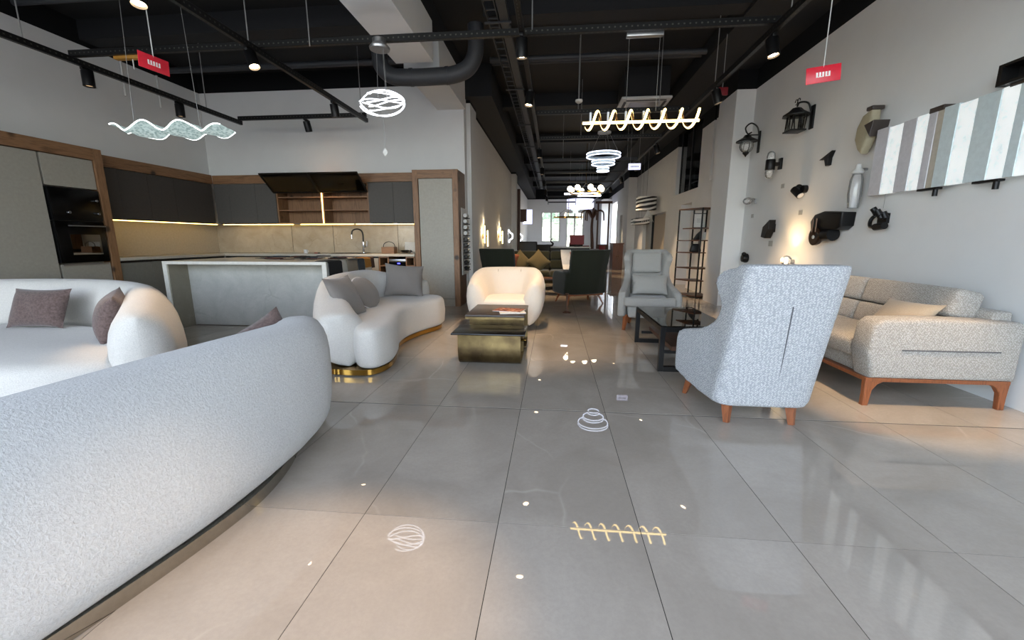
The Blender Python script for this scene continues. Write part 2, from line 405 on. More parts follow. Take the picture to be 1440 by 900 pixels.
# ------------------------------------------------------------------ the shell
XL, XR, YB, YF = -6.78, 3.33, 7.96, 27.0
HC = 4.25
def wall(name, axis, c0, c1, ur, zr, openings, mat):
    """solid wall between c0 and c1 on `axis`; spans ur x zr; rectangular openings (u0,u1,z0,z1) cut through"""
    us = sorted({ur[0], ur[1]} | {q for o in openings for q in o[:2]}); zs = sorted({zr[0], zr[1]} | {q for o in openings for q in o[2:]})
    solid = lambda i, j: 0 <= i < len(us) - 1 and 0 <= j < len(zs) - 1 and not any(o[0] <= (us[i] + us[i + 1]) / 2 <= o[1] and o[2] <= (zs[j] + zs[j + 1]) / 2 <= o[3] for o in openings)
    b = B(); bm = b.bm
    pt = (lambda c, u, z: (c, u, z)) if axis == 'x' else (lambda c, u, z: (u, c, z))
    def quad(*q): bm.faces.new([bm.verts.new(p) for p in q])
    for i in range(len(us) - 1):
        for j in range(len(zs) - 1):
            if not solid(i, j): continue
            u0, u1, z0, z1 = us[i], us[i + 1], zs[j], zs[j + 1]
            for c in (c0, c1): quad(pt(c, u0, z0), pt(c, u1, z0), pt(c, u1, z1), pt(c, u0, z1))
            if not solid(i - 1, j): quad(pt(c0, u0, z0), pt(c1, u0, z0), pt(c1, u0, z1), pt(c0, u0, z1))
            if not solid(i + 1, j): quad(pt(c0, u1, z0), pt(c1, u1, z0), pt(c1, u1, z1), pt(c0, u1, z1))
            if not solid(i, j - 1): quad(pt(c0, u0, z0), pt(c0, u1, z0), pt(c1, u1, z0), pt(c1, u0, z0))
            if not solid(i, j + 1): quad(pt(c0, u0, z1), pt(c0, u1, z1), pt(c1, u1, z1), pt(c1, u0, z1))
    bmesh.ops.remove_doubles(bm, verts=bm.verts, dist=1e-5)
    return struct(b.obj(name, mat, smooth=False))
# floor: slab, dark bedding, and the polished tiles that can be told apart
floor = struct(box('floor', 'floor_slab', (XL - .3, XR + .5, 12.62, YF + .3, -.14, 0), smooth=False))
bed = box('tile_bed', 'grout', (XL - .3, XR + .5, -1.9, 12.62, -.14, -.0016), floor, smooth=False)
TW, TL, TX0, TY0 = .6, 1.2267, -1.415, 2.807
def tile_mesh(gap0):
    b = B(); b.box(.0015, TW - .0015, gap0, TL - .0015, -.012, 0); o = b.obj('tile', 'tile', floor, smooth=False); return o
tA, tB = tile_mesh(.0015), tile_mesh(.009)                 # tB: the wide dark movement joint runs along its near edge
first = {id(tA): True, id(tB): True}
for j in range(-4, 8):
    for i in range(-9, 9):
        x, y = TX0 + i * TW, TY0 + j * TL
        if x > XR + .2 or x < XL - .5: continue
        src = tB if j == 0 else tA
        if first[id(src)]: o = src; first[id(src)] = False
        else: o = src.copy(); o.parent = floor; COL.objects.link(o)
        o.location = (x, y, 0)
struct(box('ceiling', 'black_paint', (XL - .3, XR + .5, -1.9, YF + .3, HC, HC + .15), smooth=False))
wall('wall_left', 'x', XL - .2, XL, (-1.6, YB + .2), (0, HC), [], 'wall_kitchen')
wall('wall_back', 'y', YB, YB + .2, (XL, -1.66), (0, HC), [], 'wall_kitchen')
wall('wall_hall', 'x', -1.86, -1.66, (YB + .2, YF), (0, HC), [], 'wall_hall')
wall('wall_right', 'x', XR, XR + .27, (-1.6, YF), (0, HC),
     [(9.63, 9.74, 2.45, 3.95), (10.47, 12.36, 2.4, 4.0), (10.83, 11.69, 0, 2.1), (13.2, 16.36, 0, 2.03), (20.4, 22.0, 0, 2.4), (23.2, 25.2, .9, 3.2)], 'wall_hall')
wall('wall_far', 'y', YF, YF + .2, (-1.86, XR + .27), (0, HC), [(-.79, .40, 1.04, 2.92), (.77, 1.86, .02, 2.9)], 'wall_hall')
wall('wall_front', 'y', -1.85, -1.6, (XL - .2, XR + .27), (0, HC), [(XL + .1, XR - .1, .05, 3.9)], 'wall_white')
struct(box('wall_recess', 'wall_white', (XR + .62, XR + .7, 9.2, 22.6, 0, HC), smooth=False))
struct(box('trim_recess', 'black_paint', (XR + .28, XR + .60, 9.2, 22.6, 2.45, 2.5), smooth=False))
# shop front behind the camera: slim dark frames
sf = struct(B().box(XL + .1, XR - .1, -1.76, -1.68, .05, .13).obj('window_front', 'black_metal', smooth=False))
for k in range(5):
    x = XL + .1 + (XR - XL - .2) * k / 4
    B().box(x - .035, x + .035, -1.76, -1.68, .13, 3.83).obj('mullion', 'black_metal', sf, smooth=False)
B().box(XL + .1, XR - .1, -1.76, -1.68, 3.83, 3.9).obj('head_rail', 'black_metal', sf, smooth=False)
struct(box('pavement', 'pave', (-40, 40, -45, -1.86, -.25, -.05), smooth=False))
struct(box('yard', 'pave', (-30, 30, YF + .21, 70, -.3, -.05), smooth=False))
# piers and the white downstand beam
struct(box('trim_pier', 'wall_hall', (3.02, XR, 7.9, 8.65, 0, HC), smooth=False))
struct(box('trim_pier.001', 'wall_hall', (3.0, XR, 17.95, 19.2, 0, HC), smooth=False))
struct(box('trim_pier.002', 'wall_white', (2.75, XR, 25.3, 25.9, 0, 3.5), smooth=False))
struct(box('trim_pier.003', 'wall_hall', (-1.66, -1.58, 8.16, 8.75, 0, HC), smooth=False))
struct(box('trim_pier.004', 'wall_hall', (-1.66, -1.48, 16.6, 17.2, 0, HC), smooth=False))
struct(box('trim_pier.005', 'brown_board', (-1.66, -1.44, 18.2, 18.35, 0, 3.3), smooth=False))
struct(box('beam_white', 'wall_white', (-2.14, -1.63, -1.6, 5.92, 3.51, 4.0), smooth=False))
struct(box('beam_white.001', 'wall_white', (-2.14, -1.63, 6.22, YB, 3.51, 4.0), smooth=False))
struct(box('beam_black', 'black_paint', (-2.14, -1.63, -1.6, YB, 4.0, HC), smooth=False))
struct(box('beam_cross', 'black_paint', (-.96, XR, 5.93, 6.2, 4.02, HC), smooth=False))
struct(box('beam_cross.001', 'black_paint', (XL, -2.56, 5.93, 6.2, 4.0, HC), smooth=False))
struct(box('beam_hall', 'black_paint', (-1.655, -1.15, YB, YF, 3.72, HC), smooth=False))
struct(box('beam_right', 'black_paint', (2.35, XR, -1.6, YF, 3.98, HC), smooth=False))
for k in range(5):
    struct(box('beam_cross.%03d' % (k + 2), 'black_paint', (-1.15, 2.35, 9.6 + 3.4 * k, 9.85 + 3.4 * k, 4.0, HC), smooth=False))
for k, (x0, x1, y, z, r) in enumerate([(XL, -2.15, 5.2, 4.1, .035), (XL, -2.15, 7.2, 4.05, .05), (-1.1, 2.3, 7.35, 4.06, .045), (-1.1, 2.3, 7.6, 4.1, .03)]):
    tag(B().cyl((x0 + .02, y, z), (x1, y, z), r).obj('conduit', 'black_pipe'), ['dark pipe crossing the kitchen ceiling nearer the shop front', 'dark pipe crossing the kitchen ceiling close to the back wall', 'thicker dark pipe crossing the hall ceiling before the air conditioner', 'thinner dark pipe crossing the hall ceiling just behind a thicker one'][k], 'pipe')
# far windows and doors
def window(name, y, x0, x1, z0, z1, mull, mat='wall_white'):
    t = .07; b = B()
    f = struct(b.box(x0, x1, y, y + .09, z0, z0 + t).obj(name, 'white_box', smooth=False))
    for d in ((x0, x1, z1 - t, z1), (x0, x0 + t, z0 + t, z1 - t), (x1 - t, x1, z0 + t, z1 - t)):
        box('window_frame', 'white_box', (d[0], d[1], y, y + .09, d[2], d[3]), f, smooth=False)
    for m in mull: box('mullion', 'white_box', (m - .045, m + .045, y, y + .09, z0 + t, z1 - t), f, smooth=False)
    xs = [x0 + t] + [m for m in mull] + [x1 - t]
    for a, c in zip(xs, xs[1:]): box('pane', 'clear', (a, c, y + .04, y + .05, z0 + t, z1 - t), f, smooth=False)
window('window_1', YF + .05, -.79, .40, 1.04, 2.92, (-.17,))
window('door_glazed', YF + .05, .77, 1.86, .02, 2.9, (1.3,))
sl = struct(box('window_2', 'white_box', (XR + .1, XR + .16, 10.47, 12.36, 2.4, 2.43), smooth=False))
for d in ((10.47, 10.5, 2.43, 4.0), (12.33, 12.36, 2.43, 4.0), (11.45, 11.5, 2.43, 4.0)): box('window_frame', 'black_metal', (XR + .1, XR + .16, d[0], d[1], d[2], d[3]), sl, smooth=False)
box('pane', 'dark_pane', (XR + .12, XR + .13, 10.5, 11.45, 2.43, 4.0), sl, smooth=False)
box('pane', 'smoked', (XR + .12, XR + .13, 11.5, 12.33, 2.43, 4.0), sl, smooth=False)
struct(box('window_3', 'black_glass', (XR + .1, XR + .13, 9.63, 9.74, 2.45, 3.95), smooth=False))
struct(box('floor_upper', 'black_paint', (XR + .28, XR + .62, 9.2, 12.7, 2.2, 2.38), smooth=False))
d1 = struct(box('door_1', 'cream_fabric', (XR + .12, XR + .17, 13.3, 15.1, .01, 2.0), smooth=False))
box('door_leaf', 'beige_door', (XR + .12, XR + .17, 15.14, 16.32, .01, 2.0), d1, smooth=False)
box('door_frame', 'black_metal', (XR + .05, XR + .2, 13.2, 13.26, 0, 2.03), d1, smooth=False)
box('door_frame', 'black_metal', (XR + .05, XR + .2, 15.1, 15.14, 0, 2.03), d1, smooth=False)
d3 = struct(box('door_2', 'grey_base', (XR + .1, XR + .15, 20.45, 21.95, .01, 2.36), smooth=False))
d4 = struct(box('door_3', 'beige_door', (XR + .3, XR + .34, 10.7, 11.2, .01, 2.1), smooth=False))
# dark glazed triangles of blue cloth seen through the inner window
tag(B().prism([(0, 0), (.9, .05), (.75, .42)], lambda u, v, t: (XR + .35 + t, 10.6 + u, 2.5 + v), 0, .03).obj('folded_parasol', plain('deep_blue_cloth', '1c2c6e', .8)), 'deep blue folded cloth behind the dark inner window', 'cloth')
# trees beyond the far windows
for k in range(5):
    x = -6.2 + 3.3 * k + random.uniform(-.2, .2); y = 34 + random.uniform(-1, 1.5)
    t = thing('tree', 'green garden tree seen through the far windows', 'tree', (x, y, -.05), 0, 'trees beyond the far windows')
    B().cyl((0, 0, 0), (0, 0, 1.6), .12, .08).obj('trunk', 'walnut', t)
    b = B(); b.sphere((0, 0, 0), 1.0, 1.35, 1.2, 1.5, 26, 18)
    for v in b.bm.verts:
        n = math.sin(v.co.x * 9 + k) * math.sin(v.co.y * 8 + 2 * k) * math.sin(v.co.z * 7.5); v.co *= 1 + .16 * n + random.uniform(-.05, .05)
    b.obj('crown', 'leaf', t, loc=(0, 0, 2.6))

# ------------------------------------------------------------------ kitchen, left run
FX, UX = -6.18, -6.43
y0t = 3.6
# tall beige cabinet
t = thing('tall_cabinet', 'tall beige kitchen cabinet at the left edge beside the ovens', 'cabinet', (XL, y0t, 0))
box('body', 'beige_door', (.005, .57, 0.0, 1.075, 0, 2.24), t, smooth=False)
box('door', 'beige_door', (.57, .6, .004, 1.07, .1, 2.235), t, bev=.002, smooth=False)
# oven column
t = thing('oven_cabinet', 'beige kitchen column cabinet holding two black ovens', 'cabinet', (XL, 4.69, 0))
box('body', 'beige_door', (.005, .50, 0, .6, 0, 2.24), t, smooth=False)
box('door', 'beige_door', (.5, .6, .004, .598, 1.86, 2.235), t, bev=.002, smooth=False)
dr = box('drawer', 'beige_door', (.5, .6, .004, .598, .1, .885), t, bev=.002, smooth=False)
box('handle_rail', 'steel', (.58, .612, .02, .58, .87, .89), dr, smooth=False)
def oven(name, label, z0, z1, knobs, window_, rail):
    o = thing(name, label, 'oven', (XL + .505, 4.7, z0)); h = z1 - z0
    box('body', 'black_matte', (0, .1, 0, .58, 0, h), o, smooth=False)
    box('front_glass', 'black_glass', (.1, .115, .002, .578, .004, h - .004), o, bev=.003)
    for (yy, zz) in knobs: B().lathe([(0, .146), (.016, .146), (.018, .142), (.018, .115)], (0, yy, zz), 16, 'x').obj('knob', 'chrome', o)
    if rail: B().cyl((.15, .12, rail), (.15, .56, rail), .008).cyl((.115, .16, rail), (.15, .16, rail), .006).cyl((.115, .52, rail), (.15, .52, rail), .006).obj('handle', 'steel', o)
    if window_: box('door_window', 'smoked', (.115, .118, window_[0], window_[1], window_[2], window_[3]), o, smooth=False)
    return o
oven('microwave_oven', 'black glass compact oven with three chrome knobs, the upper of two', 1.44, 1.845, [(.52, .27), (.17, .10), (.52, .10)], None, 0)
oven('built_in_oven', 'black built-in oven with a steel handle under the compact oven', .905, 1.435, [], (.14, .5, .1, .36), .47)
# oak surround
sr = thing('oak_surround', 'rustic oak frame around the tall beige cabinets on the left', 'frame', (XL, y0t, 0))
box('top_rail', 'oak_y', (.005, .62, 0, 1.70, 2.245, 2.395), sr, bev=.003, smooth=False)
box('post', 'oak', (.005, .62, 1.70, 1.81, 0, 2.395), sr, bev=.003, smooth=False)
# left base units, worktop, splashback, uppers
def base_unit(name, label, x0, x1, y0, y1, mat, face, group=None):
    t = thing(name, label, 'cabinet', (0, 0, 0), 0, group)
    if face == 'x':
        box('body', mat, (x0, x1 - .025, y0, y1, .1, .895), t, smooth=False); box('plinth', 'black_matte', (x0, x1 - .06, y0, y1, 0, .1), t, smooth=False)
        d = box('door', mat, (x1 - .025, x1, y0 + .003, y1 - .003, .12, .865), t, bev=.002, smooth=False)
        box('grip_groove', 'black_metal', (x1 - .02, x1 - .002, y0 + .003, y1 - .003, .868, .893), d, smooth=False)
    else:
        box('body', mat, (x0, x1, y0 + .025, y1, .1, .895), t, smooth=False); box('plinth', 'black_matte', (x0, x1, y0 + .06, y1, 0, .1), t, smooth=False)
        d = box('door', mat, (x0 + .003, x1 - .003, y0, y0 + .025, .12, .865), t, bev=.002, smooth=False)
        box('grip_groove', 'black_metal', (x0 + .003, x1 - .003, y0 + .002, y0 + .02, .868, .893), d, smooth=False)
    return t
for k, (a, c) in enumerate([(5.42, 5.90), (5.90, 6.5), (6.5, 7.355)]):
    base_unit('base_cabinet', ['pale grey base cabinet right of the oak post', 'pale grey base cabinet, second from the oak post', 'pale grey base cabinet in the kitchen corner'][k], XL + .01, FX, a, c, 'grey_base', 'x')
for k, (a, c) in enumerate([(-6.16, -5.4), (-5.4, -4.6), (-4.6, -3.9), (-3.9, -3.17)]):
    base_unit('base_cabinet', ['beige base cabinet in the corner under the sink wall', 'beige base cabinet under the left end of the sink wall worktop', 'beige base cabinet left of the sink', 'beige base cabinet under the sink'][k], a, c, 7.36, YB - .01, 'beige_door', 'y')
wt = tag(B().box(XL + .005, FX + .02, 5.42, 7.34, .9, .945, bev=.003).obj('worktop', 'worktop', smooth=False), 'pale stone worktop along the left kitchen wall', 'worktop')
tag(B().box(XL + .005, -2.485, 7.34, YB - .005, .9, .945, bev=.003).obj('worktop', 'worktop', smooth=False), 'pale stone worktop along the sink wall', 'worktop')
sp = struct(box('trim_splashback', 'splash_plain', (XL + .001, XL + .012, 5.42, 7.95, .946, 1.49), smooth=False))
sp2 = struct(box('trim_splashback.001', 'grout', (-6.765, -2.49, YB - .008, YB - .002, .946, 1.49), smooth=False))
for k, (a, c) in enumerate([(-6.765, -5.17), (-5.165, -4.312), (-4.307, -3.0), (-2.995, -2.49)]):
    box('panel', 'splash', (a, c - .004, YB - .016, YB - .008, .947, 1.489), sp2, bev=.001, smooth=False)
lo = [5.43, 5.82, 6.28, 6.75, 7.56]
for k in range(4):
    t = thing('wall_cabinet', ['dark taupe wall cabinet beside the oak post', 'dark taupe wall cabinet, second from the oak post', 'dark taupe wall cabinet, third from the oak post', 'dark taupe wall cabinet next to the kitchen corner'][k], 'cabinet')
    box('body', 'greydark_door', (XL + .005, UX - .022, lo[k], lo[k + 1], 1.5, 2.225), t, smooth=False)
    d = box('door', 'greydark_door', (UX - .022, UX, lo[k] + .002, lo[k + 1] - .002, 1.505, 2.22), t, bev=.002, smooth=False)
    box('handle', 'black_metal', (UX - .02, UX + .012, lo[k] + .05, lo[k + 1] - .06, 1.49, 1.506), d, smooth=False)
struct(B().box(XL + .005, UX + .01, 5.42, 7.58, 2.228, 2.385).obj('trim_fascia', 'oak_y', smooth=False))
struct(B().box(UX + .012, -2.49, 7.585, 7.605, 2.228, 2.38).obj('trim_fascia.001', 'oak_h', smooth=False))
l_ = thing('led_strip', 'glowing warm LED strip under the left wall cabinets', 'led strip', (0, 0, 0))
box('diffuser', 'led_warm', (UX - .05, UX - .03, 5.44, 7.62, 1.478, 1.49), l_, smooth=False)
box('channel', 'steel', (UX - .055, UX - .025, 5.44, 7.62, 1.49, 1.499), l_, smooth=False)
l_ = thing('led_strip', 'glowing warm LED strip under the cabinets of the sink wall', 'led strip', (0, 0, 0))
box('channel', 'steel', (-6.4, -2.5, 7.66, 7.70, 1.49, 1.499), l_, smooth=False)
for a, c in ((-6.38, -4.95), (-4.8, -3.75), (-3.7, -2.52)): box('diffuser', 'led_warm', (a, c, 7.67, 7.69, 1.478, 1.49), l_, smooth=False)
# sink wall uppers
UB = [(-6.425, -6.13), (-6.13, -5.6), (-5.6, -5.2), (-3.395, -2.925), (-2.925, -2.49)]
for k, (a, c) in enumerate(UB):
    t = thing('wall_cabinet', ['slim grey wall cabinet in the kitchen corner of the sink wall', 'grey wall cabinet, second from the corner on the sink wall', 'grey wall cabinet left of the open oak shelves', 'grey wall cabinet right of the open oak shelves', 'grey wall cabinet beside the tall oak framed unit'][k], 'cabinet')
    box('body', 'grey_door', (a, c, 7.622, YB - .02, 1.5, 2.225), t, smooth=False)
    d = box('door', 'grey_door', (a + .002, c - .002, 7.6, 7.622, 1.505, 2.22), t, bev=.002, smooth=False)
    box('handle', 'black_metal', (a + .06, c - .04, 7.588, 7.62, 1.49, 1.506), d, smooth=False)
# open oak shelf unit with two lifted tinted glass doors
t = thing('open_shelf_unit', 'open oak wall unit with shelves and raised tinted glass doors', 'shelf')
a, c, m = -5.198, -3.4, -4.30
box('back_board', 'oak', (a, c, YB - .04, YB - .02, 1.5, 2.225), t, smooth=False)
for x0, x1 in ((a, a + .025), (c - .025, c), (m - .03, m + .03)): box('upright', 'oak', (x0, x1, 7.62, YB - .04, 1.5, 2.225), t, smooth=False)
for x0, x1 in ((a + .025, m - .03), (m + .03, c - .025)):
    for z in (1.5, 1.73, 1.965, 2.205): box('shelf', 'oak_h', (x0, x1, 7.63, YB - .04, z, z + .02), t, bev=.001, smooth=False)
st = box('led_strip', 'led_warm', (m - .008, m + .008, 7.612, 7.62, 1.5, 2.225), t, smooth=False)
for k, (x0, x1) in enumerate(((a - .01, m - .005), (m + .005, c + .01))):
    fr = B(); L = .74; th = .022; f = .025
    # door lifted up and out towards the room
    rot = Matrix.Translation((0, 7.57, 2.06)) @ Matrix.Rotation(R(51), 4, 'X')
    Hh = .465
    for d in ((x0, x1, 0, f), (x0, x1, Hh - f, Hh), (x0, x0 + f, f, Hh - f), (x1 - f, x1, f, Hh - f)):
        fr.box(d[0], d[1], -th, 0, d[2], d[3], rot=rot)
    g = fr.obj('lift_door', 'black_metal', t, smooth=False)
    B().box(x0 + f, x1 - f, -th * .7, -th * .4, f, Hh - f, rot=rot).obj('pane', 'tinted', g, smooth=False)
    for xx in (x0 + .06, x1 - .06): B().cyl((xx, 7.72, 2.15), (xx, 7.38, 2.235), .009).obj('stay_arm', 'steel', g)
# built-in wine cooler niche
t = thing('bottle_niche_cabinet', 'oak framed base unit with bottle niches around a wine cooler', 'cabinet')
box('back_board', 'black_matte', (-3.16, -2.49, YB - .05, YB - .01, .1, .895), t, smooth=False)
for x in (-3.165, -3.0, -2.66, -2.51): box('upright', 'oak', (x, x + .022, 7.362, YB - .05, .1, .895), t, smooth=False)
for z in (.1, .3, .5, .72, .872):
    for x0, x1 in ((-3.143, -3.0), (-2.638, -2.51)): box('shelf', 'oak_h', (x0, x1, 7.362, YB - .05, z, z + .018), t, smooth=False)
box('plinth', 'black_matte', (-3.16, -2.49, 7.42, YB - .05, 0, .1), t, smooth=False)
t = thing('wine_cooler', 'small steel framed wine cooler with a blue display', 'fridge', (-2.82, 7.37, .12))
box('body', 'black_matte', (-.155, .155, .03, .5, 0, .73), t, smooth=False)
box('door_frame', 'steel', (-.157, .157, 0, .03, .68, .73), t, bev=.003)
box('door_pane', 'black_glass', (-.157, .157, .004, .03, .05, .68), t, smooth=False)
box('wire_shelf', 'oak_h', (-.13, .13, -.004, .004, .50, .52), t, smooth=False)
box('display', 'blue_led', (.0, .05, -.002, .004, .645, .66), t, smooth=False)
# tall oak framed pantry
t = thing('pantry_cabinet', 'tall pale pantry cabinet in a rustic oak frame', 'cabinet', (-2.475, 7.36, 0))
box('post', 'oak', (0, .098, 0, .58, 0, 2.39), t, bev=.003, smooth=False)
box('post', 'oak', (.71, .808, 0, .04, 0, 2.39), t, bev=.003, smooth=False)
box('side_panel', wood('dark_oak', '4b3527', '6a4d39', '2a1c14', 2, 1.0), (.79, .81, .04, .58, 0, 2.385), t, smooth=False)
box('top_rail', 'oak_h', (.098, .71, 0, .58, 2.245, 2.388), t, bev=.003, smooth=False)
box('door', 'beige_door', (.108, .706, .012, .04, .14, 2.24), t, bev=.002, smooth=False)
box('body', 'black_matte', (.1, .79, .045, .58, .1, 2.24), t, smooth=False)
box('plinth', 'beige_door', (.1, .71, .03, .045, 0, .13), t, smooth=False)
# bottle rack on the pantry side
t = thing('bottle_rack', 'white wall rack of dark bottles on the pantry side', 'rack', (-1.66, 7.53, .56))
box('back_plate', 'white_box', (0.0, .012, 0, .38, 0, 1.2), t, smooth=False)
for k in range(10):
    z = .08 + k * .105
    for yy in (.3, .12): B().cyl((.012, yy, z), (.10, yy, z), .008, n=8).obj('peg', 'black_metal', t)
for k in range(10):
    z = .56 + .08 + k * .105 + .045
    b = B().lathe([(.0, 0), (.034, .0), (.036, .02), (.036, .19), (.016, .235), (.014, .3), (0, .3)], (0, 0, 0), 14, 'y')
    o = b.obj('wine_bottle', 'black_glass' if k < 6 else 'white_box', loc=(-1.602, 7.60, z)); tag(o, 'dark wine bottle lying on the white rack' if k < 6 else 'pale wine bottle lying on the upper pegs of the rack', 'bottle', 'dark bottles on the pantry rack' if k < 6 else 'pale bottles on the pantry rack')
# sink, tap and loose things
t = thing('sink', 'black inset sink in the pale worktop', 'sink', (-3.78, 7.55, .9455))
box('rim', 'black_metal', (-.32, .32, -.13, .18, 0, .006), t, bev=.002)
box('basin', 'black_matte', (-.24, .12, -.1, .14, .006, .008), t, smooth=False)
t = thing('kitchen_tap', 'chrome kitchen tap with a black hose spout', 'tap', (-3.63, 7.78, .946))
B().lathe([(0, 0), (.028, 0), (.028, .02), (.022, .03), (.022, .2), (.018, .22), (0, .22)]).obj('body', 'chrome', t)
sp_ = catmull([(0, 0, .2), (0, 0, .36), (-.03, -.02, .43), (-.09, -.06, .45), (-.15, -.1, .42), (-.17, -.11, .34)], 6)
h_ = B().tube(sp_, .014, 10).obj('spout_hose', 'black_matte', t)
B().cyl((-.17, -.11, .345), (-.17, -.11, .27), .016).obj('spray_head', 'chrome', h_)
B().cyl((.02, 0, .12), (.065, 0, .13), .012).cyl((.065, 0, .13), (.075, 0, .22), .008).obj('lever', 'chrome', t)
t = thing('mug', 'small white mug on the sink wall worktop', 'mug', (-4.64, 7.5, .946))
B().lathe([(0, 0), (.033, 0), (.036, .07), (.033, .07), (.03, .008), (0, .008)]).obj('body', 'white_box', t)
B().tube([(.034, 0, .055), (.055, 0, .05), (.055, 0, .025), (.034, 0, .015)], .005, 6).obj('handle', 'white_box', t)
t = thing('marker_pen', 'red marker pen lying beside the white mug', 'pen', (-4.47, 7.5, .953))
B().cyl((0, 0, 0), (.07, 0, 0), .009).obj('barrel', 'red_dark', t); B().cyl((.07, 0, 0), (.11, .0, 0), .010).obj('cap', 'black_matte', t)
t = thing('wooden_caddy', 'brown wooden caddy with a wire bail handle on the worktop', 'basket', (-3.05, 7.6, .946))
bk = B()
for d in ((-.12, .12, -.08, -.068, 0, .12), (-.12, .12, .068, .08, 0, .12), (-.12, -.108, -.068, .068, 0, .12), (.108, .12, -.068, .068, 0, .12), (-.108, .108, -.068, .068, 0, .012)): bk.box(*d)
bk.obj('tray', 'oak_h', t, smooth=False)
B().tube(catmull([(-.115, 0, .11), (-.09, 0, .18), (0, 0, .215), (.09, 0, .18), (.115, 0, .11)], 6), .006, 6).obj('handle', 'black_metal', t)
b = B(); rnd = random.Random(3)
pts = [(-2.86 + .26 * rnd.random(), 7.5 + .28 * rnd.random(), .956 + .05 * rnd.random()) for _ in range(16)]
tag(b.tube(catmull(pts, 6), .009, 6).obj('cable', 'black_matte'), 'tangled black cable beside the wooden caddy', 'cable')
rp = Matrix.Translation((-2.74, YB - .03, .947)) @ Matrix.Rotation(R(-5), 4, 'X')
o = tag(B().box(-.13, .13, -.004, 0, 0, .42, rot=rp).obj('paper_sheet', 'paper', smooth=False), 'white paper sheet leaning against the marble splashback', 'paper')

# ------------------------------------------------------------------ island with fabric samples
t = thing('kitchen_island', 'pale marble kitchen island with a recessed front', 'island', (-5.15, 5.05, 0))
box('top_slab', 'island_edge', (0, 2.28, 0, 1.35, .88, .92), t, bev=.003, smooth=False)
box('side_slab', 'island_edge', (0, .06, 0, 1.35, 0, .88), t, bev=.002, smooth=False)
box('side_slab', 'island_edge', (2.22, 2.28, 0, 1.35, 0, .88), t, bev=.002, smooth=False)
box('side_lining', 'island_dark', (.06, .072, .015, .31, 0, .879), t, smooth=False)
box('front_panel', 'island', (.06, 2.22, .31, .36, 0.01, .879), t, smooth=False)
box('carcass', 'beige_door', (.06, 2.22, .36, 1.3, .02, .879), t, smooth=False)
cols = [('navy_sample', '232733'), ('rust_sample', '6a3a2c'), ('black_sample', '17171a'), ('grey_sample', '77736d'), ('brown_sample', '4a352a'), ('ochre_sample', 'a06f2c'), ('sand_sample', '8d8273'), ('slate_sample', '3a4148')]
mats = [plain(n, c, .9) for n, c in cols]; rnd = random.Random(11)
adj = ['dark navy', 'rust', 'black', 'warm grey', 'dark brown', 'ochre', 'sand', 'slate']
for k in range(26):
    x = -4.35 + 1.42 * (k / 25) + rnd.uniform(-.05, .05); y = 5.75 + rnd.uniform(-.12, .45); ci = rnd.choice([0, 1, 2, 2, 3, 4, 4, 7, 6]); z = .9215 + .0075 * (k % 5)
    L, W = rnd.uniform(.18, .26), rnd.uniform(.10, .16); m_ = Matrix.Translation((x, y, z)) @ Matrix.Rotation(rnd.uniform(-.6, .6), 4, 'Z')
    tag(B().box(-L / 2, L / 2, -W / 2, W / 2, 0, .006, rot=m_).obj('fabric_swatch', mats[ci], smooth=False), '%s fabric swatch in the heap on the island' % adj[ci], 'fabric sample', '%s swatches on the island' % adj[ci])
def hanging(label, x, y, W, L, mi, dz=0):
    # swatch draped over the right end of the island
    b = B(); P = [(-.16, .925), (-.02, .926), (.012, .918), (.02, .90), (.026, .90 - L * .5), (.03, .90 - L)]
    rr = [[(x + px, y - W / 2, pz + dz), (x + px, y + W / 2, pz + dz), (x + px + .006, y + W / 2, pz + dz + .004), (x + px + .006, y - W / 2, pz + dz + .004)] for px, pz in P]
    tag(b.rings(rr).obj('fabric_swatch', mats[mi]), label, 'fabric sample')
hanging('large black swatch hanging over the near right end of the island', -2.868, 5.235, .34, .40, 2)
hanging('sand coloured swatch hanging over the island end beside the black one', -2.868, 5.7, .3, .22, 6)
hanging('slate swatch hanging over the middle of the island end', -2.868, 5.98, .2, .2, 7)
hanging('ochre swatch hanging over the far right end of the island', -2.868, 6.2, .2, .12, 5)
hanging('brown swatch hanging off the back corner of the island', -2.868, 6.372, .11, .14, 4, .003)

# ------------------------------------------------------------------ ceiling rails, spotlights
ZR = 3.155
def rail(name, label, p0, p1, mat='black_metal'):
    """slotted black channel hung from the ceiling"""
    p0, p1 = Vector(p0), Vector(p1); d = (p1 - p0); L = d.length; d.normalize(); along_x = abs(d.x) > .5
    t = thing(name, label, 'rail', tuple(p0)); h, w_ = .066, .05
    b = B()
    if along_x: b.box(0, L, -w_ / 2, w_ / 2, 0, h, bev=.003, seg=1)
    else: b.box(-w_ / 2, w_ / 2, 0, L, 0, h, bev=.003, seg=1)
    b.obj('channel', mat, t, smooth=False)
    b = B(); n = int(L / .055)
    for k in range(n):
        q = .03 + k * .055
        for sd in (-1, 1):
            if along_x: b.box(q, q + .016, sd * (w_ / 2 + .0002) - .0004, sd * (w_ / 2 + .0002) + .0004, 0.026, .040)
            else: b.box(sd * (w_ / 2 + .0002) - .0004, sd * (w_ / 2 + .0002) + .0004, q, q + .016, .026, .040)
        if along_x: b.box(q, q + .02, -.005, .005, -.0006, 0)
        else: b.box(-.005, .005, q, q + .02, -.0006, 0)
    stuff(b.obj('slots', 'rail_hole', t, smooth=False))  # small pale plates, painted as light coming through the slots
    return t
RA, RC, RD, RE = -5.44, -3.2, -.345, 2.08
rail('ceiling_rail', 'slotted black rail running over the left kitchen cabinets', (RA, .8, ZR), (RA, 7.24, ZR))
rail('ceiling_rail', 'slotted black rail running over the kitchen island', (RC, .8, ZR), (RC, 7.30, ZR))
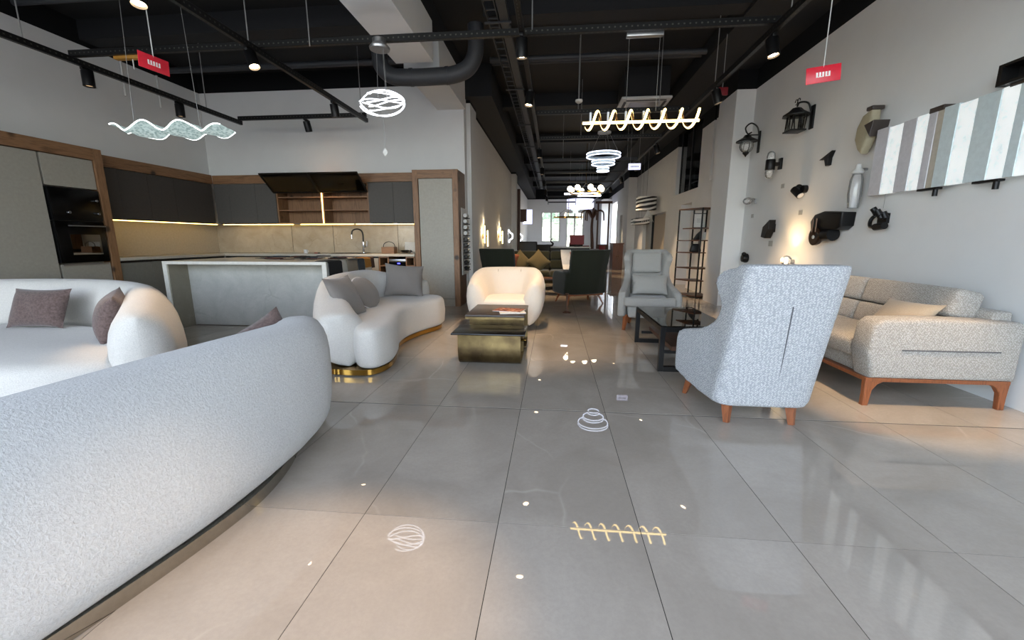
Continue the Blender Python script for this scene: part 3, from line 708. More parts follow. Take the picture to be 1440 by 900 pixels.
rail('ceiling_rail', 'slotted black rail down the middle of the hall', (RD, .6, ZR), (RD, 24.5, ZR))
rail('ceiling_rail', 'slotted black rail along the right wall with lamps', (RE, .6, ZR), (RE, 24.5, ZR))
rail('ceiling_rail', 'long slotted black rail crossing the whole room before the kitchen', (RA - .03, 4.66, ZR + .068), (RE + .03, 4.66, ZR + .068))
rail('ceiling_rail', 'slotted black rail in front of the kitchen back wall', (RA - .03, 7.22, ZR + .068), (RC + .03, 7.22, ZR + .068))
lab = ['behind the spiral lamp', 'above the ring chandelier', 'just beyond the ring chandelier', 'above the globe chandelier', 'beyond the globe chandelier', 'deep in the hall, third from the far wall', 'deep in the hall, second from the far wall', 'nearest the far wall']
for k, y in enumerate([7.15, 8.85, 11.2, 13.2, 15.4, 17.8, 20.4, 23.4]):
    rail('ceiling_rail', 'slotted black cross rail of the hall ' + lab[k], (RD + .027, y, ZR), (RE - .027, y, ZR), 'black_metal' if k < 2 else 'black_pipe')
def rod(x, y, label, group=None):
    tag(B().cyl((x, y, ZR + .05), (x, y, HC), .006, n=8).obj('hanger_rod', 'wire'), label, 'rod', group)
RODL = [(RC, 2.6, 'steel hanger rod over the left sofa rail'), (RC, 4.5, 'steel hanger rod at the crossing over the island'), (RA, 4.2, 'steel hanger rod at the left end of the long cross rail'), (RC, 7.1, 'steel hanger rod near the kitchen back wall'), (-2.6, 4.62, 'steel hanger rod left of the knotted pendant'), (RA, 6.5, 'steel hanger rod over the left kitchen cabinets'), (RD + .1, 4.5, 'steel hanger rod at the crossing in the middle of the room'), (RE, 4.4, 'steel hanger rod at the right end of the long cross rail'), (RE, 6.2, 'steel hanger rod over the wing chair rail'), (.35, 7.17, 'steel hanger rod left of the spiral lamp'), (1.6, 7.17, 'steel hanger rod behind the spiral lamp')]
for x, y, l in RODL: rod(x, y + .0, l)
for x, y in ((.5, 8.87), (1.7, 8.87), (.2, 11.22), (1.8, 11.22), (1.0, 13.22)): rod(x, y, 'steel hanger rod deep in the hall', 'hanger rods deep in the hall')
def spot(x, y, label, lit=True, tilt=(0, 0), power=55, cone=46, group=None, z=ZR):
    t = thing('track_spotlight', label, 'spotlight', (x, y, z), 0, group)
    box('adapter', 'black_metal', (-.018, .018, -.06, .06, -.03, -.001), t, bev=.003)
    e = Euler((R(tilt[0]), R(tilt[1]), 0)).to_matrix().to_4x4(); m = Matrix.Translation((0, 0, -.03)) @ e
    b = B(); b.lathe([(0, 0), (.054, 0), (.057, -.004), (.057, -.168), (.051, -.17), (.047, -.145), (0, -.145)], n=20)
    bmesh.ops.transform(b.bm, matrix=m, verts=b.bm.verts); b.obj('can', 'black_metal', t)
    b = B(); b.lathe([(0, -.146), (.044, -.146), (.044, -.153), (0, -.153)], n=16)
    bmesh.ops.transform(b.bm, matrix=m, verts=b.bm.verts); b.obj('lens', 'lens' if lit else 'lens_off', t)
    if lit and power:
        l = bpy.data.lights.new('spot_beam', 'SPOT'); l.energy = power * 3.2; l.color = (1, .69, .41); l.spot_size = R(cone); l.spot_blend = .75; l.shadow_soft_size = .04
        o = bpy.data.objects.new('spot_beam', l); COL.objects.link(o); o.parent = t; o.matrix_local = m @ Matrix.Translation((0, 0, -.172))
spot(RC, 3.3, 'lit black spotlight at the top edge over the left sofa', True, (-10, -6), 34, 30)
spot(RC, 4.5, 'black spotlight by the rail crossing over the island', True, (-8, -20), 16)
spot(RC, 6.2, 'black spotlight over the kitchen island, near the back wall', True, (14, 0), 40, 50)
spot(RA, 4.78, 'black spotlight at the left end of the long cross rail', False)
spot(RA, 6.0, 'black spotlight over the dark taupe wall cabinets', False)
spot(-4.25, 7.24, 'black spotlight on the rail before the kitchen back wall', True, (22, 0), 25, z=ZR + .068)
spot(RD, 4.48, 'lit black spotlight at the crossing in the middle of the room', True, (9, 0), 44, 60)
spot(RD, 6.0, 'lit black spotlight above the cream tub armchair', True, (-6, 7), 34, 38)
spot(RE, 4.72, 'lit black spotlight at the right end of the long cross rail', True, (-8, -8), 30)
spot(RE, 6.15, 'lit black spotlight behind the red hanging card on the right', True, (0, -18), 45)
spot(RD, 1.7, 'black spotlight over the open floor near the shop front', True, (-13, 9), 46, 34)
spot(RE, 2.5, 'black spotlight over the pale sofa by the right wall', True, (11, -9), 60, 32)
for y in (9.6, 12.0, 14.6, 17.2, 20): spot(RD, y, 'black spotlight on the middle rail deep in the hall', y < 13, (0, 0), 60, 60, 'spotlights on the middle rail deep in the hall')
for y in (9.4, 11.6, 14.0, 16.6, 19.5): spot(RE, y, 'black spotlight on the right rail deep in the hall', True, (0, -16), 45, 50, 'spotlights on the right rail deep in the hall')
# air duct looping under the white beam
t = thing('air_duct', 'charcoal round air duct looping under the white beam', 'duct', (0, 0, 0))
dp = catmull([(-2.42, 6.06, HC - .01), (-2.42, 6.06, 3.75), (-2.40, 6.06, 3.55), (-2.27, 6.06, 3.42), (-2.05, 6.06, 3.385), (-1.6, 6.06, 3.385), (-1.38, 6.06, 3.40), (-1.2, 6.06, 3.47), (-1.1, 6.06, 3.62), (-1.08, 6.06, 3.8), (-1.08, 6.06, HC - .26)], 8)
B().tube(dp, .107, 20).obj('pipe', 'black_pipe', t, angle=1.2)
B().tube([(-2.0, 6.06, 3.385), (-1.96, 6.06, 3.385)], .113, 20).obj('clamp', 'black_pipe', t)
B().tube([(-1.5, 6.06, 3.389), (-1.46, 6.06, 3.39)], .113, 20).obj('clamp', 'black_pipe', t)
# cable tray along the hall
t = thing('cable_tray', 'dark ladder cable tray hanging along the hall ceiling', 'cable tray', (-.88, 4.6, 3.9))
for x in (0, .13): box('side_rail', 'black_pipe', (x, x + .012, 0, 19, 0, .05), t, smooth=False)
b = B()
for k in range(90): b.box(.012, .13, .1 + k * .21, .118 + k * .21, .004, .016)
stuff(b.obj('rungs', 'black_pipe', t, smooth=False))
box('trunking', 'black_pipe', (.16, .27, 0, 19, 0, .08), t, smooth=False)
for k in range(8): box('hanger', 'black_pipe', (-.04, .3, 1.2 + k * 2.4, 1.23 + k * 2.4, -.02, -.001), t, smooth=False)
# air conditioner
t = thing('ceiling_air_conditioner', 'white square ceiling cassette air conditioner', 'air conditioner', (1.63, 8.75, 3.695))
box('case', 'black_paint', (-.40, .40, -.40, .40, .05, HC - 3.70), t, smooth=False)
B().box(-.45, .45, -.45, .45, 0, .05, bev=.02).obj('panel', 'white_box', t)
b = B(); b.box(-.27, .27, -.27, .27, -.012, -.001, bev=.005); b.obj('intake_grille', 'steel', t, smooth=False)
for d in ((-.36, .36, -.385, -.335), (-.36, .36, .335, .385)): box('air_slot', 'black_pipe', (d[0], d[1], d[2], d[3], -.006, -.001), t, smooth=False)
for d in ((-.385, -.335, -.3, .3), (.335, .385, -.3, .3)): box('air_slot', 'black_pipe', (d[0], d[1], d[2], d[3], -.006, -.001), t, smooth=False)
# sensors and signs
t = thing('smoke_detector', 'small white smoke detector on a rod above the spiral lamp', 'detector', (.35, 7.0, 3.27))
B().lathe([(0, 0), (.03, 0), (.055, .02), (.055, .045), (0, .05)]).obj('body', 'white_box', t); B().cyl((0, 0, .05), (0, 0, HC - 3.27), .009, n=8).obj('stem', 'wire', t)
t = thing('hanging_sign', 'small white lit sign hanging beside the right rail', 'sign', (1.88, 10.6, 2.83))
box('panel', 'screen', (-.14, .14, -.02, .02, 0, .14), t, bev=.004); B().cyl((-.1, 0, .14), (-.1, 0, HC - 2.83), .004, n=6).obj('rod', 'wire', t); B().cyl((.1, 0, .14), (.1, 0, HC - 2.83), .004, n=6).obj('rod', 'wire', t)
b = B()
for k in range(6): b.box(-.09 + k * .032, -.072 + k * .032, -.022, -.02, .05, .09)
stuff(b.obj('print_marks', 'wire', t, smooth=False))
t = thing('red_exit_box', 'small dark red box under the spotlight by the pier', 'sign', (2.33, 6.62, 3.2)); box('body', 'red_dark', (-.07, .07, -.02, .02, 0, .1), t, bev=.004); B().cyl((0, 0, .1), (0, 0, .78), .005, n=6).obj('rod', 'wire', t)
def red_card(label, loc, rz, tilt):
    t = thing('hanging_card', label, 'sign', loc, rz)
    rot = Matrix.Rotation(R(tilt), 4, 'Y')
    B().box(-.12, .12, -.003, .003, -.125, .0, bev=.0025, rot=rot).obj('card', 'red_sign', t)
    b = B()
    for k in range(5): b.box(-.05 + k * .021, -.037 + k * .021, -.0045, -.0031, -.078, -.046, rot=rot)
    b.box(-.05, .005, -.0045, -.0031, -.083, -.078, rot=rot); b.box(.013, .047, -.0045, -.0031, -.083, -.078, rot=rot)
    b.obj('white_marks', 'white_print', t, smooth=False)['kind'] = 'stuff'
    B().cyl((0, 0, -.012), (0, 0, HC - loc[2]), .004, n=6).obj('string', 'white_box', t)
red_card('red hanging card with white marks on the kitchen side', (-3.50, 3.66, 2.77), R(76), 2)
red_card('red hanging card with white marks before the right wall', (2.14, 3.9, 2.575), R(-12), -4)
t = thing('rail_driver', 'ochre box fixed under the cross rail on the left', 'box', (-4.8, 4.7, 3.19)); B().box(-.16, .16, -.03, .03, 0, .05, bev=.006).obj('body', 'ochre', t); B().cyl((.05, 0, 0), (.05, 0, -.1), .006, n=8).obj('cord', 'white_box', t)
for k, (y, l) in enumerate(((6.45, 'white vertical tube on the left wall, the nearer of two'), (7.05, 'white vertical tube on the left wall, the farther of two'))):
    t = thing('wall_tube', l, 'tube', (-6.735, y, 3.42))
    B().cyl((0, 0, 0), (0, 0, .50), .016).obj('tube', 'white_box', t); box('clip', 'steel', (-.043, -.012, -.01, .01, .2, .23), t, smooth=False)

# ------------------------------------------------------------------ pendant lamps
# rippled acrylic ribbon
t = thing('ribbon_pendant', 'glowing rippled acrylic ribbon pendant over the kitchen', 'lamp', (-4.25, 4.54, 2.39))
L, N = 1.32, 90; rows = []; edge1 = []; edge2 = []
for i in range(N + 1):
    u = i / N; x = -.66 + L * u; ph = u * 2 * math.pi * 2.35
    row = []; ph = 2 * math.pi * u / .337
    for k in range(9):
        v = k / 8; env = .5 + .5 * min(1, math.sin(math.pi * u) * 2.2)
        row.append((x + .025 * math.sin(ph + 2 * v), (v - .5) * .27 * (1 - .35 * (2 * u - 1) ** 4), env * (.05 * (1 - .35 * v) * math.cos(ph - 1.5 * v) - .05 * v) + .022 + .006 * math.sin(41 * u + 5 * v) - .03 * (u - .5)))
    rows.append(row); edge1.append(row[0]); edge2.append(row[-1])
kk = NM('crackled_lit_acrylic'); vv = kk.coords(); vo = kk.node('ShaderNodeTexVoronoi', Scale=42.0); kk.link(vv, vo.inputs['Vector'])
kk.link(kk.ramp(vo.outputs['Distance'], [(.1, '4d6664'), (.75, 'd5e6e4')]), kk.b.inputs['Emission Color']); kk.b.inputs['Emission Strength'].default_value = .35; kk.b.inputs['Base Color'].default_value = lin('7f9492'); kk.b.inputs['Roughness'].default_value = .2
b = B()
topv = [[b.bm.verts.new((p[0], p[1], p[2] + .004)) for p in r] for r in rows]; botv = [[b.bm.verts.new((p[0], p[1], p[2] - .004)) for p in r] for r in rows]
for i in range(N):
    for k in range(8):
        b.bm.faces.new((topv[i][k], topv[i + 1][k], topv[i + 1][k + 1], topv[i][k + 1])); b.bm.faces.new((botv[i][k + 1], botv[i + 1][k + 1], botv[i + 1][k], botv[i][k]))
    for k in (0, 8): b.bm.faces.new((topv[i][k], botv[i][k], botv[i + 1][k], topv[i + 1][k]))
b.obj('ribbon', kk.m, t)
B().tube(edge1, .0065, 6).obj('lit_edge', 'led_wave_edge', t); B().tube(edge2, .0065, 6).obj('lit_edge', 'led_wave_edge', t)
for x in (-.45, .35): B().cyl((x, 0, .01), (x * .8, 0, HC - 2.39), .0025, n=6).obj('wire', 'wire', t)
# knotted LED pendant
t = thing('knot_pendant', 'glowing knotted white LED pendant before the kitchen wall', 'lamp', (-1.83, 4.60, 2.63))
for q in range(5):
    # open crescents fanning out of the left side and curling round the right
    m_ = Matrix.Translation((-.02, 0, 0)) @ Matrix.Rotation(R(-60 + 30 * q), 4, 'X') @ Matrix.Rotation(R(8 * math.sin(q * 2.3)), 4, 'Z')
    pts = []; R0 = .20 + .045 * math.sin(q * 1.9)
    for k in range(33):
        a = R(168 - 300 * k / 32); sq = 1 - .25 * k / 32
        pts.append(m_ @ Vector((.26 * math.cos(a) * sq + .02, R0 * math.sin(a) * sq * .85, .03 * math.sin(2 * a + q))))
    pts = [Vector((p.x, p.y, p.z * .8)) for p in pts]
    B().tube(pts, .0065, 6).obj('led_arc', 'led_white', t)
B().lathe([(0, 0), (.10, 0), (.105, .02), (.07, .06), (.07, .1), (0, .1)], (0, 0, .50)).obj('canopy', 'steel', t)
for x, y in ((-.05, .0), (.03, .03), (.06, -.02)): B().cyl((x, y, .0), (x * .7, y * .7, .5), .002, n=6).obj('wire', 'wire', t)
B().cyl((0, 0, -.09), (0, 0, -.47), .002, n=6).obj('pull_string', 'wire', t)
B().prism([(0, .045), (.028, .0), (0, -.05), (-.028, 0)], lambda u, v, w_: (u, w_, -.5 + v), -.002, .002).obj('tag', 'paper', t, smooth=False)
# spiral lamp
t = thing('spiral_pendant', 'long warm spiral LED tube pendant around a straight bar', 'lamp', (.87, 4.72, 2.40))
def coil(r_): return [(-.55 + 1.12 * k / 260, r_ * math.cos(k / 260 * 2 * math.pi * 6.6 + .4), .02 - r_ * math.sin(k / 260 * 2 * math.pi * 6.6 + .4)) for k in range(261)]
B().tube(coil(.078), .0125, 8).obj('spiral_channel', 'dark_bronze', t)
B().tube(coil(.087), .0125, 8).obj('spiral_led', 'led_helix', t)
B().box(-.59, .59, -.010, .010, -.014, .010, bev=.003).obj('bar', 'led_helix', t)
box('canopy', 'steel', (-.18, .18, -.03, .03, .79, .83), t, bev=.004)
for x in (-.15, .15): B().cyl((x, 0, .10), (x, 0, .79), .002, n=6).obj('wire', 'wire', t)
for k in range(6): box('clip', 'steel', (-.52 + .18 * k, -.5 + .18 * k, -.012, .012, .010, .1), t, smooth=False)
# ring chandelier
t = thing('ring_chandelier', 'white LED chandelier of three stacked rings', 'lamp', (.95, 8.8, 2.54))
for r_, z in ((.325, .27), (.22, .13), (.115, 0)):
    rg = B().lathe([(r_, .055), (r_, 0), (r_ - .016, 0), (r_ - .016, .055), (r_, .055)], (0, 0, z), 40).obj('ring_band', 'glass_pale', t)
    for zz in (z + .05, z - .005): B().tube([(r_ * math.cos(a * math.pi / 20), r_ * math.sin(a * math.pi / 20), zz) for a in range(40)], .010, 6, closed=True).obj('led_edge', 'led_cool', rg)
B().lathe([(0, 0), (.13, 0), (.13, .03), (0, .03)], (0, 0, .70)).obj('canopy', 'white_box', t)
for k in range(5):
    a = k * 1.2566; B().cyl((.1 * math.cos(a), .1 * math.sin(a), .7), (.3 * math.cos(a), .3 * math.sin(a), .33), .003, n=6).obj('wire', 'wire', t)
# globe chandelier and the lamps behind it
t = thing('globe_chandelier', 'warm chandelier with opal globes on a ring, behind the ring chandelier', 'lamp', (1.0, 14.0, 2.66))
B().tube([(.5 * math.cos(a * math.pi / 18), .5 * math.sin(a * math.pi / 18), 0) for a in range(36)], .02, 6, closed=True).obj('ring', 'brass', t)
for k in range(8):
    a = k * math.pi / 4 + .2; B().sphere((.52 * math.cos(a), .52 * math.sin(a), .13), .085).obj('globe', 'globe', t)
    B().cyl((.5 * math.cos(a), .5 * math.sin(a), .0), (.5 * math.cos(a), .5 * math.sin(a), .06), .015, n=8).obj('cup', 'brass', t)
B().cyl((0, 0, .3), (0, 0, HC - 2.66), .01, n=8).obj('stem', 'brass', t)
for k in range(3):
    a = k * 2.09; B().cyl((.5 * math.cos(a), .5 * math.sin(a), 0), (0, 0, .3), .005, n=6).obj('wire', 'wire', t)
for k, (x, y, z, L_, l) in enumerate([(.95, 15.6, 2.78, 1.2, 'white linear LED pendant below the globe chandelier'), (1.35, 17.0, 2.85, .9, 'second white linear LED pendant behind the globe chandelier'), (1.3, 19.0, 2.8, .7, 'third white linear LED pendant deep in the hall')]):
    t = thing('linear_pendant', l, 'lamp', (x, y, z)); B().box(-L_ / 2, L_ / 2, -.03, .03, 0, .06, bev=.008).obj('bar', 'led_white', t)
    for xx in (-L_ / 3, L_ / 3): B().cyl((xx, 0, .06), (xx, 0, HC - z), .003, n=6).obj('wire', 'wire', t)
t = thing('crystal_chandelier', 'pale lit crystal chandelier far down the hall', 'lamp', (1.05, 21.3, 2.55))
for k in range(3): B().lathe([(.28 - .08 * k, 0), (.28 - .08 * k, .09), (.25 - .08 * k, .09), (.25 - .08 * k, 0), (.28 - .08 * k, 0)], (0, 0, .2 - .13 * k), 20).obj('tier', 'led_wave', t)
B().cyl((0, 0, .25), (0, 0, HC - 2.55), .012, n=8).obj('stem', 'steel', t)
t = thing('candle_chandelier', 'brass candle chandelier in front of the far windows', 'lamp', (.75, 22.5, 2.35))
B().tube([(.75 * math.cos(a * math.pi / 16), .5 * math.sin(a * math.pi / 16), 0) for a in range(32)], .035, 6, closed=True).obj('hoop', 'brass', t)
for k in range(7):
    a = k * .9; B().cyl((.7 * math.cos(a), .46 * math.sin(a), .03), (.7 * math.cos(a), .46 * math.sin(a), .2), .03, n=8).obj('candle', 'globe', t)
B().cyl((0, 0, 0), (0, 0, HC - 2.35), .012, n=8).obj('stem', 'brass', t)
for k in range(4): B().cyl((.7 * math.cos(k * 1.57), .46 * math.sin(k * 1.57), 0), (0, 0, .5), .008, n=6).obj('arm', 'brass', t)
t = thing('drum_pendant', 'white drum shade pendant near the far wall', 'lamp', (1.45, 24.3, 2.9)); B().lathe([(0, 0), (.75, 0), (.75, .5), (0, .5)], n=32).obj('shade', 'screen', t); B().cyl((0, 0, .5), (0, 0, HC - 2.9), .01, n=8).obj('stem', 'wire', t)
# sconces on the hall wall
def point(parent, loc, e, col=(1, .75, .45), r=.06):
    l = bpy.data.lights.new('lamp_light', 'POINT'); l.energy = e; l.color = col; l.shadow_soft_size = r
    o = bpy.data.objects.new('lamp_light', l); COL.objects.link(o); o.parent = parent; o.location = loc
for k, (y, z, l) in enumerate([(9.85, 1.28, 'lit brass wall sconce nearest the pantry on the hall wall'), (12.75, 1.32, 'lit brass wall sconce, second along the hall wall')]):
    t = thing('wall_sconce', l, 'sconce', (-1.66, y, z))
    box('back_plate', 'brass', (0, .03, -.06, .06, -.06, .06), t, bev=.004)
    B().cyl((.05, -.02, -.16), (.05, -.02, .24), .016).obj('light_tube', 'sconce_led', t); B().cyl((.11, .05, -.24), (.11, .05, .13), .016).obj('light_tube', 'sconce_led', t)
    B().cyl((.0, 0, 0), (.12, .03, 0), .012).obj('arm', 'brass', t); point(t, (.04, -.12, .1), 1.8); point(t, (.04, .14, .34), 1.1)
for k, (y, z, l) in enumerate([(15.4, 1.32, 'white hook shaped wall sconce on the hall wall'), (20.4, 1.3, 'white wall sconce far down the hall wall')]):
    t = thing('wall_sconce', l, 'sconce', (-1.66, y, z)); box('back_plate', 'steel', (0, .03, -.05, .05, -.08, .08), t, bev=.004)
    B().tube(catmull([(.04, -.08, .22), (.07, .0, .14), (.15, .1, .07), (.15, .1, -.07), (.07, 0, -.13), (.05, -.06, -.22)], 6), .024, 8).obj('light_tube', 'led_white', t)
t = thing('picture_box', 'dark brown box shaped wall fitting high on the hall wall', 'wall box', (-1.66, 19.6, 2.0)); box('body', 'brown_board', (0, .4, -.2, .2, 0, .55), t, smooth=False); box('light_bar', 'led_white', (.3, .5, -.21, -.2, -.06, -.0), t, smooth=False)
t = thing('wall_screen', 'pale lit panel on the hall wall by the far window', 'screen', (-1.64, 22.5, 2.0)); box('panel', 'screen', (0, .5, 0, .05, 0, .75), t, smooth=False)

# ------------------------------------------------------------------ curved boucle seating
def smooth01(x): x = max(0., min(1., x)); return x * x * (3 - 2 * x)
def curved_back(path, thick, height, lean, zbase, n=70, cap=.16, m=26, bulge=.05, side=1, ex=2.6):
    """upholstered wall swept along a plan path; height and lean are functions of 0..1; ends rounded"""
    P, L = resample(catmull([(x, y, 0) for x, y in path], 10), n); rings = []
    ss = [i / (n - 1) for i in range(n)]
    extra = [cap * (1 - math.cos(k * math.pi / 2 / 7)) / L for k in range(7)]
    ss = sorted(set(extra + [1 - e for e in extra] + [s for s in ss if cap / L < s < 1 - cap / L]))
    for s in ss:
        f = s * (n - 1); i = min(n - 2, int(f)); c = P[i].lerp(P[i + 1], f - i)
        t = (P[min(i + 2, n - 1)] - P[max(i - 1, 0)]).normalized(); nr = Vector((t.y, -t.x, 0)) * side
        d = min(s, 1 - s) * L; k = 1.0 if d >= cap else max(.04, math.sqrt(max(0, 1 - ((cap - d) / cap) ** 2)))
        H = height(s) * (.93 + .07 * k); th = thick(s) if callable(thick) else thick; ring = []
        for q in range(m):
            a = 2 * math.pi * q / m; ca, sa = math.cos(a), math.sin(a)
            w_ = th / 2 * k * sgn(ca) * abs(ca) ** (2 / ex); z = .5 + .5 * sgn(sa) * abs(sa) ** (2 / ex)
            off = w_ * (1 + bulge * math.sin(math.pi * z)) + lean(s) * (1 - z)
            if z < .18: off = off * (1 - .10 * (1 - z / .18))
            p = c + nr * off; ring.append((p.x, p.y, zbase + (H - zbase) * z))
        rings.append(ring)
    return B().rings(rings)
def soft_seat(outline, z0, z1, r=.09, n=10, bulge=.03):
    pts = [(p.x, p.y) for p in catmull([(x, y, 0) for x, y in outline], n, True)]
    prof = []
    for k in range(5): a = k / 4 * math.pi / 2; prof.append((r * .7 * (1 - math.sin(a)) , z0 + r * .6 * (1 - math.cos(a))))
    prof.append((-bulge, (z0 + z1) / 2))
    for k in range(7): a = k / 6 * math.pi / 2; prof.append((r * (1 - math.cos(a)), z1 - r + r * math.sin(a)))
    prof += [(r * 1.5, z1 + .006)]
    return B().layers(pts, prof)
def plinth(outline, z0, z1, n=10, inset=0.):
    pts = [(p.x, p.y) for p in catmull([(x, y, 0) for x, y in outline], n, True)]
    return B().layers(pts, [(inset, z0), (inset, z1)])
def pillow(name, mat, a, b_, t, label, cat, loc, rot, group=None, n=18, pinch=.09, round_=False, piping=None):
    b = B(); top = []; bot = []
    for i in range(n + 1):
        r1, r2 = [], []
        for j in range(n + 1):
            u, v = 2 * i / n - 1, 2 * j / n - 1
            if round_:
                ru = u * math.sqrt(1 - v * v / 2); rv = v * math.sqrt(1 - u * u / 2); d = min(1, ru * ru + rv * rv); h = t / 2 * math.sqrt(max(0, 1 - d)) ; x, y = a / 2 * ru, b_ / 2 * rv
            else:
                h = t / 2 * ((1 - abs(u) ** 2.6) * (1 - abs(v) ** 2.6)) ** .62
                x = a / 2 * u * (1 - pinch * (1 - v * v)); y = b_ / 2 * v * (1 - pinch * (1 - u * u))
            h += .006 * math.sin(7 * u + 3 * v) * (1 - abs(u)) * (1 - abs(v))
            edge = i in (0, n) or j in (0, n)
            vt = b.bm.verts.new((x, y, h if not edge else 0)); r1.append(vt); r2.append(vt if edge else b.bm.verts.new((x, y, -h)))
        top.append(r1); bot.append(r2)
    for i in range(n):
        for j in range(n):
            b.bm.faces.new((top[i][j], top[i + 1][j], top[i + 1][j + 1], top[i][j + 1]))
            try: b.bm.faces.new((bot[i][j + 1], bot[i + 1][j + 1], bot[i + 1][j], bot[i][j]))
            except ValueError: pass
    o = b.obj(name, mat, loc=loc, rot=tuple(R(q) for q in rot), angle=1.4); tag(o, label, cat, group)
    if piping:
        if round_: pts = [(a / 2 * math.cos(k * math.pi / 24), b_ / 2 * math.sin(k * math.pi / 24), 0) for k in range(48)]
        B().tube(pts, .007, 6, closed=True).obj('piping', piping, o)
    return o

# sofa seen from behind, near left
OUT = [(-2.45, -.35), (-2.0, -.22), (-1.66, .08), (-1.46, .48), (-1.35, .95), (-1.275, 1.4), (-1.27, 1.72), (-1.36, 2.1), (-1.52, 2.42), (-1.70, 2.62)]
t = thing('curved_sofa', 'pale grey plush curved sofa seen from behind, nearest the camera', 'sofa', (0, 0, 0))
cen = [(x - .19 if i > 3 else x - .12, y + (.14 if i < 3 else 0) - (.10 if i > 7 else 0)) for i, (x, y) in enumerate(OUT)]
leanf = lambda s: .22 * smooth01((1 - s) / .42) * smooth01(s / .2)
ctr2 = [(-2.40, -.10), (-2.08, .02), (-1.88, .28), (-1.78, .68), (-1.72, 1.0), (-1.645, 1.45), (-1.575, 1.8), (-1.535, 2.05), (-1.53, 2.28), (-1.66, 2.52)]
curved_back(ctr2, .36, lambda s: .70 - .05 * smooth01((.12 - s) / .12) + .03 * smooth01((s - .35) / .5), lambda s: leanf(s) - .05 * smooth01((s - .8) / .2), .045, cap=.15, bulge=.03, ex=3.1).obj('backrest', 'boucle_grey', t, angle=1.5)
seat = [(-2.4, -.05), (-2.0, .1), (-1.85, .6), (-1.80, 1.2), (-1.74, 1.8), (-1.75, 2.3), (-2.05, 2.42), (-2.4, 2.2), (-2.5, 1.7), (-2.42, 1.1), (-2.6, .5), (-2.65, .1)]
soft_seat(seat, .06, .43).obj('seat', 'boucle_grey', t, angle=1.5)
pl = [(-2.5, -.2), (-1.98, -.12), (-1.72, .2), (-1.53, .6), (-1.42, 1.0), (-1.345, 1.42), (-1.34, 1.70), (-1.42, 2.02), (-1.58, 2.32), (-1.85, 2.42), (-2.3, 2.2), (-2.45, 1.7), (-2.4, 1.1), (-2.55, .5)]
plinth(pl, 0.0, .055).obj('plinth', 'plinth_steel', t, angle=.5)
pillow('cushion', 'mauve', .42, .42, .15, 'mauve plush cushion tip showing over the near grey sofa', 'cushion', (-1.70, 2.24, .525), (82, -24, 62))

# far left sofa facing the camera
t = thing('curved_sofa', 'white boucle curved sofa at the left with two brown cushions', 'sofa', (0, 0, 0))
bp = [(-6.0, 2.5), (-5.95, 3.0), (-5.65, 3.42), (-5.1, 3.62), (-4.45, 3.62), (-3.95, 3.47), (-3.54, 3.23), (-3.25, 2.97), (-2.98, 2.69), (-2.72, 2.42)]
curved_back(bp, .34, lambda s: .82 - .09 * smooth01((s - .72) / .28) - .09 * smooth01((.2 - s) / .2), lambda s: -.10 * smooth01(min(s, 1 - s) / .25), .06, cap=.18, side=1, bulge=.10).obj('backrest', 'boucle', t, angle=1.5)
soft_seat([(-5.85, 2.6), (-5.7, 3.15), (-5.1, 3.42), (-4.4, 3.42), (-3.8, 3.25), (-3.4, 3.0), (-3.1, 2.68), (-2.9, 2.36), (-3.4, 2.12), (-4.4, 2.28), (-5.1, 2.22), (-5.7, 2.2)], .06, .425, bulge=.04).obj('seat', 'boucle', t, angle=1.5)
plinth([(-5.8, 2.55), (-5.7, 3.2), (-5.1, 3.5), (-4.4, 3.5), (-3.8, 3.3), (-3.4, 3.08), (-3.05, 2.75), (-2.8, 2.42), (-3.5, 2.2), (-4.4, 2.35), (-5.1, 2.3), (-5.65, 2.3)], 0, .07).obj('plinth', 'plinth_steel', t, angle=.5)
pillow('cushion', 'mauve', .52, .36, .17, 'brown plush lumbar cushion on the left sofa, flat against its back', 'cushion', (-4.52, 3.20, .605), (68, 0, 4))
pillow('cushion', 'mauve', .40, .40, .19, 'brown plush cushion turned edgewise by the arm of the left sofa', 'cushion', (-3.42, 2.86, .615), (74, 6, -48))

# middle kidney sofa on a brass plinth
t = thing('curved_sofa', 'white kidney shaped sofa on a brass plinth before the island', 'sofa', (0, 0, 0))
bp = [(-1.86, 3.46), (-2.03, 3.66), (-2.27, 4.02), (-2.47, 4.48), (-2.56, 5.0), (-2.52, 5.45), (-2.30, 5.75), (-2.02, 5.88), (-1.80, 5.84)]
curved_back(bp, lambda s: .40 - .11 * smooth01(s / .35), lambda s: .80 - .24 * smooth01((.36 - s) / .36) - .17 * smooth01((s - .68) / .32), lambda s: -.04, .065, cap=.13, side=-1, bulge=.10, ex=3.0).obj('backrest', 'boucle', t, angle=1.5)
sfront = [(-1.84, 3.58), (-1.70, 3.41), (-1.55, 3.43), (-1.495, 3.64), (-1.55, 3.95), (-1.66, 4.3), (-1.69, 4.65), (-1.62, 5.0), (-1.49, 5.35), (-1.52, 5.65), (-1.72, 5.78)]
sback = [(-2.1, 5.72), (-2.36, 5.45), (-2.46, 5.0), (-2.44, 4.5), (-2.3, 4.1), (-2.05, 3.75)]
soft_seat(sfront + sback, .062, .435, r=.075, bulge=.012).obj('seat', 'boucle', t, angle=1.5)
pf = [(-2.02, 3.46), (-1.88, 3.39), (-1.70, 3.385), (-1.575, 3.435), (-1.515, 3.62), (-1.56, 3.92), (-1.69, 4.3), (-1.715, 4.65), (-1.64, 5.02), (-1.515, 5.37), (-1.56, 5.62), (-1.78, 5.8)]
pb = [(-2.15, 5.78), (-2.45, 5.5), (-2.58, 5.0), (-2.55, 4.5), (-2.42, 4.05)]
plinth(pf + pb, .012, .06).obj('plinth', 'brass', t, angle=.5)
